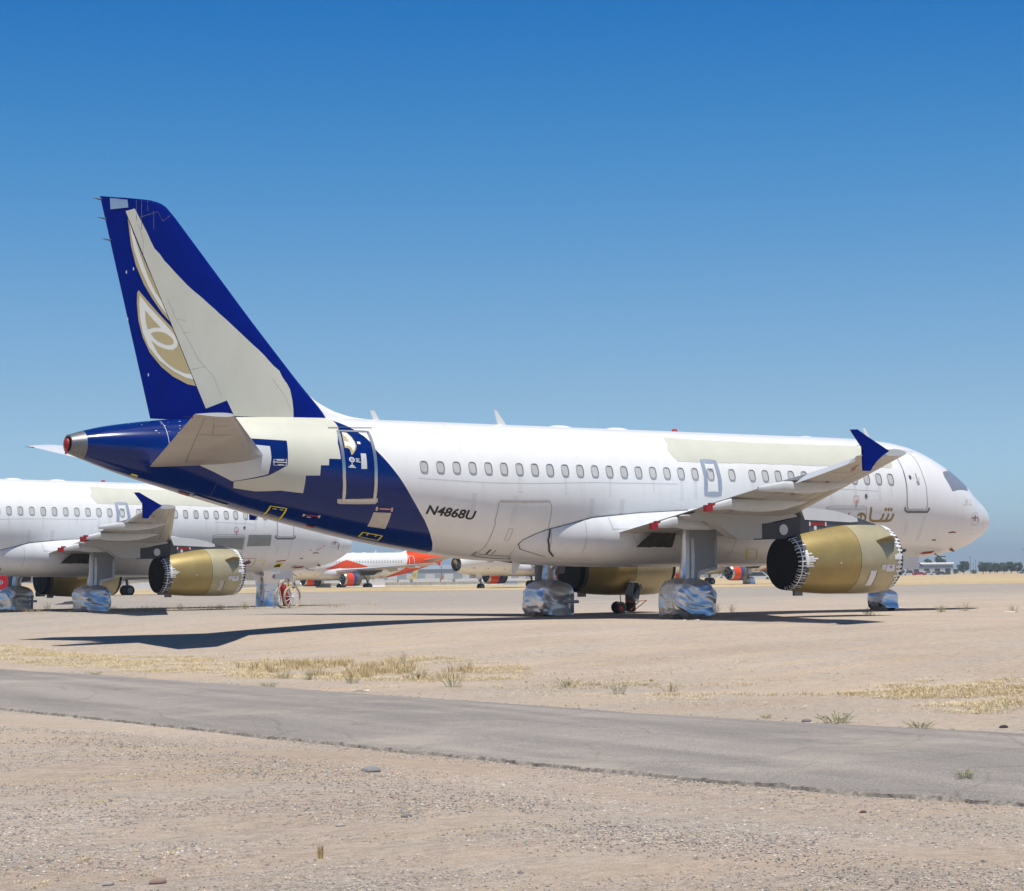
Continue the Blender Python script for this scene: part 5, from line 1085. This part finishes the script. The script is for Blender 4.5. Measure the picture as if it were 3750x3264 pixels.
# wheeled extinguisher
t = empty('wheeled_extinguisher', (-12.35, 31.2, gh(-12, 31)), (0, 0, R(18))); tag(t, 'red cylinder fire extinguisher on two tall spoked cream wheels beside the wrapped nose gear', 'fire extinguisher')
CREAM = mat('cream_rim', (.58, .50, .36), .5, var=.1)
for sy, m in ((-.30, CREAM), (.30, CREAM)):
    b = MB(); rr_ = .50; prof = [(-.05, rr_-.035), (-.05, rr_), (.05, rr_), (.05, rr_-.035)]
    b.grid([[(r_*cos(a), sy+o_, .50+r_*sin(a)) for o_, r_ in prof] for a in [2*pi*i/40 for i in range(40)]], m, cu=True, cv=True); wv = b.build('wheel', t, 30)
    b = MB()
    for k in range(11): a = 2*pi*k/11+.2; b.tube([(0, sy-.02, .5), (.47*cos(a), sy+.02, .5+.47*sin(a))], .013, TAPE, 5)
    b.tube([(0, sy-.07, .5), (0, sy+.07, .5)], .04, TAPE, 8); b.build('spokes', wv, 40)
b = MB(); ax_ = Vector((-.28, 0, 1)).normalized(); u = Vector((0, 1, 0)); v = ax_.cross(u); o0 = Vector((-.02, 0, .10))
b.grid([[o0+ax_*z+r_*(cos(a)*u+sin(a)*v) for a in [2*pi*i/20 for i in range(20)]] for r_, z in ((.03, 0), (.16, .03), (.17, .15), (.17, .80), (.13, .93), (.05, 1.0), (.04, 1.05))], RED, cv=True); b.build('cylinder', t, 40)
b = MB(); b.tube([(-.25, -.15, .25), (-.42, -.15, 1.1), (-.20, -.15, 1.32), (-.05, -.12, 1.32), (-.02, -.12, 1.0)], .016, RUST, 6); b.tube([(-.25, .15, .25), (-.42, .15, 1.1), (-.42, -.15, 1.1)], .016, RUST, 6); b.tube([(0, -.35, .5), (0, .35, .5)], .025, STEEL, 6); b.build('handle', t, 40)
b = MB(); b.tube([(-.32, 0, 1.12), (-.12, .02, 1.2), (0, -.05, 1.1), (-.05, -.1, .9)], .018, BLACK, 6); b.box((-.03, -.03, -.03), (.03, .03, .03), YEL, at=(-.02, -.12, 1.06)); b.build('hose', t, 40)
# dark sheet on the ground
b = MB(); b.grid([[(x*.15-.9+.0, y*.14, .26*max(0, noise.noise(Vector((x*.35, y*.3, 3)))+.45)*sin(pi*x/12)*sin(pi*y/6)) for x in range(13)] for y in range(7)], BLKWRAP)
o = b.build('tarp', ang=60, loc=(-12.3, 58.8, gh(-12, 59)+.01)); tag(o, 'crumpled dark tarp lying on the gravel behind the left airliner wheels', 'tarp')
# scraps of paper
SC = mat('paper_scrap', (.75, .73, .70), .8)
for i, (x, y, s_, l) in enumerate([(-18.4, -7.0, .16, 'white scrap of paper on the ground left of the near wrapped wheels'), (-2.0, 2.5, .3, 'long white strip on the gravel right of the nose wheels'), (-5.6, -6.6, .14, 'small white scrap among weeds in front of the nose shadow'), (-9.9, -5.0, .10, 'tiny white scrap on the sunlit strip between the shadows'), (-10.1, 22.0, .16, 'white scrap on the gravel between the two front aircraft wheels'), (-38.1, -24.9, .10, 'white scrap at the foot of the sage shrubs on the verge')]):
    b = MB(); b.grid([[(s_*(u-1), s_*.4*(v-1), .015+.03*noise.noise(Vector((u*.9, v*.8, i)))) for u in range(4)] for v in range(3)], SC); o = b.build('paper_scrap', ang=0, loc=(x, y, gh(x, y)+.005)); o.rotation_euler.z = i*1.1; tag(o, l, 'litter', 'litter on the gravel')

# ================================================================ far background
PALEW = mat('pale_wall', (.62, .58, .50), .8, var=.05, vscale=.3); BWHITE = mat('building_white', (.74, .76, .78), .7, var=.05, vscale=.2); BBLUE = mat('building_grey_blue', (.22, .26, .33), .7, var=.05, vscale=.3); CONC = mat('concrete_barrier', (.50, .48, .40), .85, var=.12, vscale=.5); WIND = mat('dark_opening', (.05, .06, .07), .5); ROOFW = mat('white_roof', (.80, .80, .80), .6); HANG = mat('hangar_grey', (.42, .46, .50), .7, var=.08, vscale=.05, stretch=(1, 1, .2)); HANG2 = mat('hangar_roof', (.30, .34, .38), .6, var=.05, vscale=.1)
def hall(name, az0, az1, d, h, wall, roof, label, cat='building', depth=25, doors=0, doorm=WIND, rh=None, band=None, d1=None):
    p, q = at(az0, d), at(az1, d1 or d); e = (q-p); L_ = Vector((e.x, e.y, 0)).length; rot = atan2(e.y, e.x)
    t = empty(name, (p.x, p.y, min(p.z, q.z)-.2), (0, 0, rot)); tag(t, label, cat)
    b = MB(); b.box((0, 0, 0), (L_, depth, h+.2), wall); b.build('wall', t, 0)
    rh = rh if rh is not None else h*.12
    b = MB(); b.prism([(-.4, h+.2), (-.4, h+.2+.15), (depth/2, h+.2+rh+.15), (depth+.4, h+.35), (depth+.4, h+.2)], lambda a, c: (-.4, a, c), lambda a, c: (L_+.4, a, c), roof); b.build('roof', t, 0)
    if band: b = MB(); b.box((L_*band[0], -.15, h*band[1]), (L_*band[2], -.003, h*band[3]), BBLUE); b.build('fascia_band', t, 0)
    for i in range(doors):
        b = MB(); x0 = L_*(i+.25)/doors; b.box((x0, -.06, .2), (x0+L_*.5/doors, -.003, h*.62), doorm); b.build('door', t, 0)
    return t
def AZ(px): return 31.779+degrees(math.atan((px-1875)/7700.24))
hall('office_building', AZ(3290), AZ(3482), 900, 4.6, BWHITE, ROOFW, 'low white building with a grey fascia, right of the nose', 'building', 30, 5, WIND, .5, (.12, .62, 1.0, .92))
hall('storage_shed', AZ(3276), AZ(3310), 860, 4.9, BWHITE, HANG2, 'white shed with a slate roof left of the low white building', 'building', 18, 1, BBLUE, .4)
hall('hangar', AZ(1330), AZ(1740), 1050, 5.4, HANG, HANG2, 'long grey hangar seen between the orange tail and the open nosed aircraft', 'hangar', 60, 6, BWHITE, 2.0)
hall('hangar', AZ(1700), AZ(2060), 1000, 4.6, BWHITE, HANG2, 'pale long hangar behind the open nosed aircraft', 'hangar', 50, 7, HANG, 1.2)
hall('hangar', AZ(1040), AZ(1330), 1050, 6.2, mat('hangar_blue', (.40, .47, .56), .7, var=.04, vscale=.1), HANG2, 'blue grey hangar behind the nose wheel of the orange and white airliner', 'hangar', 60, 4, HANG, 1.0)
hall('terminal', AZ(420), AZ(930), 420, 3.2, PALEW, ROOFW, 'pale cream building behind the left airliner', 'building', 30, 5, CONC, .3)
hall('warehouse', AZ(2420), AZ(2640), 800, 3.6, HANG2, ROOFW, 'grey warehouse seen under the belly between gear and distant engine', 'building', 30, 4, PALEW, .4)
# barrier wall
p, q = at(AZ(560), 330), at(AZ(2010), 372); e = q-p; L_ = math.hypot(e.x, e.y); b = MB(); k = int(L_/3.05); rw = random.Random(2)
for i in range(k):
    z_ = .82; x0, x1 = i*3.05, i*3.05+3.0; bm_ = CONC if rw.random() < .8 else (HANG2 if rw.random() < .6 else BWHITE)
    b.prism([(-.32, -.2), (-.30, .16), (-.12, .32), (-.09, z_), (.09, z_), (.12, .32), (.30, .16), (.32, -.2)], lambda a, c, x0=x0: (x0, a, c), lambda a, c, x1=x1: (x1, a, c), bm_)
o = b.build('barrier_wall', ang=0, loc=(p.x, p.y, gh(p.x, p.y))); o.rotation_euler = (0, 0, atan2(e.y, e.x)); tag(o, 'long low concrete barrier wall across the far edge of the gravel', 'barrier')
b = MB(); 
for i in range(26):
    x0 = L_*i/26; b.box((x0, 8, -.1), (x0+L_/26-.3*(i % 3), 10.5, 1.18+.07*(i % 4)), ROOFW)  # white boxes stand in for the bright heat shimmer above the wall
o = b.build('white_shimmer_row', ang=0, loc=(p.x, p.y, gh(p.x, p.y))); o.rotation_euler = (0, 0, atan2(e.y, e.x)); tag(o, 'heat shimmer drawn as a long row of low white containers just behind the barrier wall', 'boxes')
# hills on the horizon
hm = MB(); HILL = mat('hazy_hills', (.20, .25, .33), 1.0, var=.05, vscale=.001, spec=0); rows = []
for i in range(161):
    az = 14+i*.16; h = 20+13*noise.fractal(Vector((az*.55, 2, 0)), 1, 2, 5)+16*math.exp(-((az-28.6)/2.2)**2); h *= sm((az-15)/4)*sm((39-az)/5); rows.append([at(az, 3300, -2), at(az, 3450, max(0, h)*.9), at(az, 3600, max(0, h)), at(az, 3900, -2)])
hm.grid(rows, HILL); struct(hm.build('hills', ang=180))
# poles and tower
for px, d, h, l in ((3545, 1000, 8.6, 'tall thin utility pole right of the round tree'), (3565, 1050, 7.0, 'second thin utility pole right of the round tree'), (3556, 1100, 5.6, 'short pole between the two utility poles'), (3632, 1150, 6.4, 'thin pole above the hedge row of trees'), (1612, 700, 5.2, 'thin pole below the orange wing tip')):
    b = MB(); b.tube([(0, 0, -.3), (0, 0, h)], [.13, .08], STEEL, 6); b.tube([(-.6, 0, h*.93), (.6, 0, h*.93)], .05, STEEL, 5); o = b.build('utility_pole', ang=40, loc=at(AZ(px), d)); tag(o, l, 'pole')
MAST = mat('mast_grey_blue', (.42, .47, .52), .6); b = MB(); H_ = 13
for sx, sy in ((-1, -1), (1, -1), (1, 1), (-1, 1)): b.tube([(sx*.7, sy*.7, -.3), (sx*.5, sy*.5, H_)], .035, MAST, 4)
for k in range(11): z0, z1 = H_*k/11, H_*(k+1)/11; s_ = 1 if k % 2 else -1; b.tube([(-.68*s_, -.68, z0), (.66*s_, -.68, z1)], .022, MAST, 4); b.tube([(-.68, .68*s_, z0), (-.66, -.66*s_, z1)], .022, MAST, 4)
b.box((-.6, -.75, H_-.9), (.6, -.5, H_), MAST); o = b.build('radio_mast', ang=40, loc=at(AZ(3738), 1150)); tag(o, 'tall lattice mast at the right frame edge', 'mast')
# trees
LEAF = [mat('leaf_dark', (.045, .070, .040), .9, var=.2), mat('leaf_mid', (.080, .115, .055), .9, var=.2), mat('leaf_light', (.14, .175, .085), .9, var=.2)]; BARK = mat('bark', (.10, .075, .055), .9, var=.2)
def tree(px, d, h, wd, seed, label, trunk=.25, tall=1.0, mats=LEAF, n=1500, group='trees along the far field'):
    r0 = random.Random(seed); loc = at(AZ(px), d); t = empty('tree', loc); tag(t, label, 'tree', group)
    b = MB(); b.tube([(0, 0, -.3), (.05, 0, h*trunk), (.1, .1, h*.6)], [.22*h/7, .16*h/7, .05], BARK, 7)
    for k in range(5): a = k*1.3; b.tube([(.05, 0, h*trunk), (wd*.25*cos(a), wd*.25*sin(a), h*.55)], [.1, .03], BARK, 5)
    b.build('trunk', t, 40)
    b = MB(); cl = [(wd*.36*r0.random()**.5*cos(a), wd*.36*r0.random()**.5*sin(a), h*(trunk+.12)+(h*(1-trunk)-h*.18)*r0.random()) for a in [r0.uniform(0, 6.3) for _ in range(26)]]
    for _ in range(n):
        c = r0.choice(cl); k = max(.12, 1-abs((c[2]/h)-(.5+trunk/2))*1.1); rr_ = wd*.17*r0.random()**.4
        u_, v_ = r0.uniform(-1, 1), r0.uniform(0, 6.3); q = sqrt(1-u_*u_); p = (c[0]*k*1.3+rr_*q*cos(v_), c[1]*k*1.3+rr_*q*sin(v_), min(h, c[2]+rr_*u_*.9)); s_ = h*.030*r0.uniform(.6, 1.6)
        a, e = r0.uniform(0, 6.3), r0.uniform(-1, 1); X, Y_ = Vector((cos(a), sin(a), e*.6))*s_, Vector((-sin(a)*.6, cos(a)*.6, .9))*s_; p = Vector(p); b.add([p-X-Y_*.5, p+X*.8-Y_, p+X+Y_*.6, p-X*.5+Y_], [(0, 1, 2, 3)], r0.choice(mats))
    b.build('crown', t, 0)
D_ = 950
tree(3521, D_, 5.6, 5.6, 1, 'single round dark tree with a pale trunk on the field', .18, n=2200)
tree(3488, D_+30, 2.4, 4.4, 2, 'low dark bush touching the round tree on its left', .1)
tree(3558, D_+40, 1.9, 3.2, 3, 'low grey bush right of the round tree under the poles', .1)
for i, (px, h, wd, l) in enumerate([(3592, 5.4, 5.6, 'leftmost tree of the hedge row, dark green'), (3616, 5.0, 6.0, 'second tree of the hedge row, yellowish green'), (3642, 4.8, 6.0, 'middle tree of the hedge row with a flat top'), (3668, 4.9, 6.0, 'fourth tree of the hedge row, yellowish green'), (3694, 5.2, 5.4, 'fifth tree of the hedge row, slightly raised'), (3718, 5.0, 5.0, 'rightmost tree of the hedge row with bare sky beneath')]):
    tree(px, D_+10*(i % 2), h, wd, 10+i, l, .2, mats=LEAF if i in (0, 5) else LEAF[1:]+LEAF[1:2])
for i, (px, d, h, wd, l) in enumerate([(3392, 1000, 7.4, 5, 'pale green treetop above the white building, left one'), (3434, 1000, 8.2, 6.5, 'wider green treetop above the white building, right one'), (3295, 1000, 5.9, 3.2, 'small tree peeking out behind the gold engine'), (2700, 560, 2.9, 6, 'bushy green tree right of the wrapped distant wheel'), (2726, 640, 4.0, 5, 'dark green tree behind the bushy tree by the distant engine'), (2800, 560, 4.4, 5, 'dark tree left of the gold engine exhaust'), (2830, 600, 4.2, 5, 'green tree touching the gold engine exhaust'), (2545, 640, 3.6, 6, 'faint green tree under the belly between the gear legs')]):
    tree(px, d, h, wd, 40+i, l, .15, mats=LEAF[1:] if i < 2 else LEAF)
# palm
t = empty('palm_tree', at(AZ(3339), 1000)); tag(t, 'small palm tree above the left end of the white building', 'tree'); b = MB(); b.tube([(0, 0, 0), (0, 0, 6.0)], [.2, .14], BARK, 6); b.build('trunk', t, 40); b = MB()
for k in range(16): a = k*.42; e = (k % 3-1)*.5; b.add([(0, 0, 6), (.5*cos(a)-.12*sin(a), .5*sin(a)+.12*cos(a), 6.4+e*.4), (1.1*cos(a), 1.1*sin(a), 6.1+e), (.5*cos(a)+.12*sin(a), .5*sin(a)-.12*cos(a), 6.4+e*.4)], [(0, 1, 2, 3)], LEAF[1])
b.build('crown', t, 0)
# red truck at the left edge
p = at(AZ(8), 146); t = empty('red_truck', (p.x, p.y, p.z), (0, 0, R(-31.8))); tag(t, 'red box truck with an oval badge at the left frame edge', 'truck')
b = MB(); b.box((-7.0, -1.2, .86), (.98, 1.2, 1.80), REDP); b.box((-7.0, -1.22, .80), (1.0, 1.22, .86), RED); b.build('body', t, 0)
b = MB(); b.box((-7, -1.18, .28), (.5, 1.18, .80), ROOFW); b.build('chassis', t, 0)
b = MB(); b.add([(-.05+.28*1.3*cos(a), -1.206, 1.28+.17*sin(a)) for a in [2*pi*i/24 for i in range(24)]], [tuple(range(24))], TAPE); b.add([(-.05+.25*1.3*cos(a), -1.210, 1.28+.145*sin(a)) for a in [2*pi*i/24 for i in range(24)]], [tuple(range(24))], DARKGL); b.box((-.28, -1.214, 1.22), (.18, -1.211, 1.30), GREYL); b.build('badge', t, 0)
for x_ in (-.35, -5.5):
    for y_ in (-1.0, 1.0):
        b = MB(); b.tube([(x_, y_-.15, .45), (x_, y_+.15, .45)], .46, TYRE, 20); b.build('wheel', t, 40)
# far tails
def far_tail(px, d, h, m, label):
    p = at(AZ(px), d); t = empty('parked_airplane', p, (0, 0, R(-32))); tag(t, label, 'airplane'); b = MB()
    b.prism([(-h*.42, 0), (h*.28, 0), (h*.52, h), (h*.26, h)], lambda a, c: (a, -.15, c), lambda a, c: (a, .15, c), m); b.build('tail_fin', t, 0)
    b = MB(); b.tube([(-h*2.2, 0, -h*.12), (-h*.6, 0, -h*.12), (h*.5, 0, 0)], [h*.3, h*.3, h*.08], BWHITE, 14); b.build('fuselage', t, 40); return t
TY = mat('pale_yellow_tail', (.72, .60, .22), .6, var=.03)
t = far_tail(1503, 620, 4.0, TY, 'tiny aircraft with a pale yellow tail fin, beyond the barrier wall'); b = MB(); b.grid([[(.72+r_*cos(a), -.16, 2.2+r_*sin(a)) for a in [2*pi*i/20 for i in range(20)]] for r_ in (.40, .52)], BBLUE, cv=True); b.add([(.45, -.165, 2.3), (.75, -.165, 2.2), (1.0, -.165, 2.45), (.78, -.165, 2.0)], [(0, 1, 2, 3)], BBLUE); b.build('emblem', t, 0)
far_tail(1769, 760, 3.0, REDP, 'tiny aircraft with a red tail fin, left of the distant orange engine')
far_tail(1610, 900, 2.4, mat('orange_brown_tail', (.55, .26, .12), .6), 'tiny aircraft with a brownish orange tail fin beyond the barrier')
# parked vehicles by the white building
def car(px, d, col, label, L_=4.4, h=1.5, grp='vehicles beside the white building'):
    p = at(AZ(px), d); t = empty('parked_car', p, (0, 0, R(-35))); tag(t, label, 'car', grp); b = MB()
    b.prism([(-L_/2, .3), (-L_/2, .85), (-L_*.36, .95), (-L_*.22, h), (L_*.18, h), (L_*.32, .95), (L_/2, .8), (L_/2, .3)], lambda a, c: (a, -.85, c), lambda a, c: (a, .85, c), col); b.build('body', t, 0)
    b = MB(); b.prism([(-L_*.31, .98), (-L_*.20, h-.1), (L_*.16, h-.1), (L_*.27, .98)], lambda a, c: (a, -.87, c), lambda a, c: (a, .87, c), WIND); b.build('window', t, 0)
    for x_ in (-L_*.3, L_*.3): b = MB(); b.tube([(x_, -.9, .33), (x_, .9, .33)], .33, TYRE, 12); b.build('wheel', t, 40)
car(3322, 830, BWHITE, 'white van parked in front of the white building', 5.4, 2.2); car(3358, 830, REDP, 'long red vehicle parked before the white building', 5.6, 1.4); car(3392, 840, BWHITE, 'white pickup before the white building, middle', 5.2, 1.7); car(3414, 835, BWHITE, 'second white vehicle before the white building', 4.6, 1.6); car(3437, 835, DARKGL, 'dark car before the right half of the white building'); car(3306, 845, DARKGL, 'dark truck at the left corner of the white building', 5, 2.0)
car(2658, 700, BWHITE, 'white truck seen beyond the gear leg under the belly', 7, 2.2, 'vehicles under the belly'); car(2762, 520, BWHITE, 'long white trailer right of the wrapped distant wheel', 9, 2.0, 'vehicles under the belly'); car(3745, 900, BBLUE, 'blue vehicle at the right frame edge behind the field', 5, 2.2)

# ================================================================ thin desert haze
hm_ = bpy.data.materials.new('haze_air'); hm_.use_nodes = True; ht = hm_.node_tree; ht.nodes.clear(); ho = ht.nodes.new('ShaderNodeOutputMaterial'); hv = ht.nodes.new('ShaderNodeVolumePrincipled')
hv.inputs['Color'].default_value = (.76, .88, 1.0, 1); hv.inputs['Density'].default_value = .00024; hv.inputs['Anisotropy'].default_value = .2; ht.links.new(hv.outputs[0], ho.inputs['Volume'])
hz = MB(); hz.box((-6200, -6200, -6), (6200, 6200, 90), hm_); struct(hz.build('haze', ang=0), 'stuff')

# ================================================================ the parked airliners
airliner('main', (-16.11, 0, 0), 0, -0.342, -0.291, 'large white airliner with navy and beige tail in the foreground')
airliner('second', (-21.35, 36.47, -.05), 6.27, -.52, -.2, 'white airliner cut by the left frame edge, parked beyond the foreground tail')
airliner('swoosh', (101.0, 242.9, -.6), 186, -.3, 0, 'distant white and orange airliner seen beyond the wrapped nose gear')
airliner('open_nose', (91.8, 171.3, -.3), 186, -.2, 0, 'distant white airliner missing its nose cone, seen under the foreground belly')
airliner('gap', (127.7, 180.8, -.3), 188, -.3, 0, 'distant airliner with orange engine and wrapped wheels, seen between the foreground gear and engine')
airliner('behind', (24.4, 139.6, -.2), 186, -.2, 0, 'white and orange airliner mostly hidden behind the left airliner')
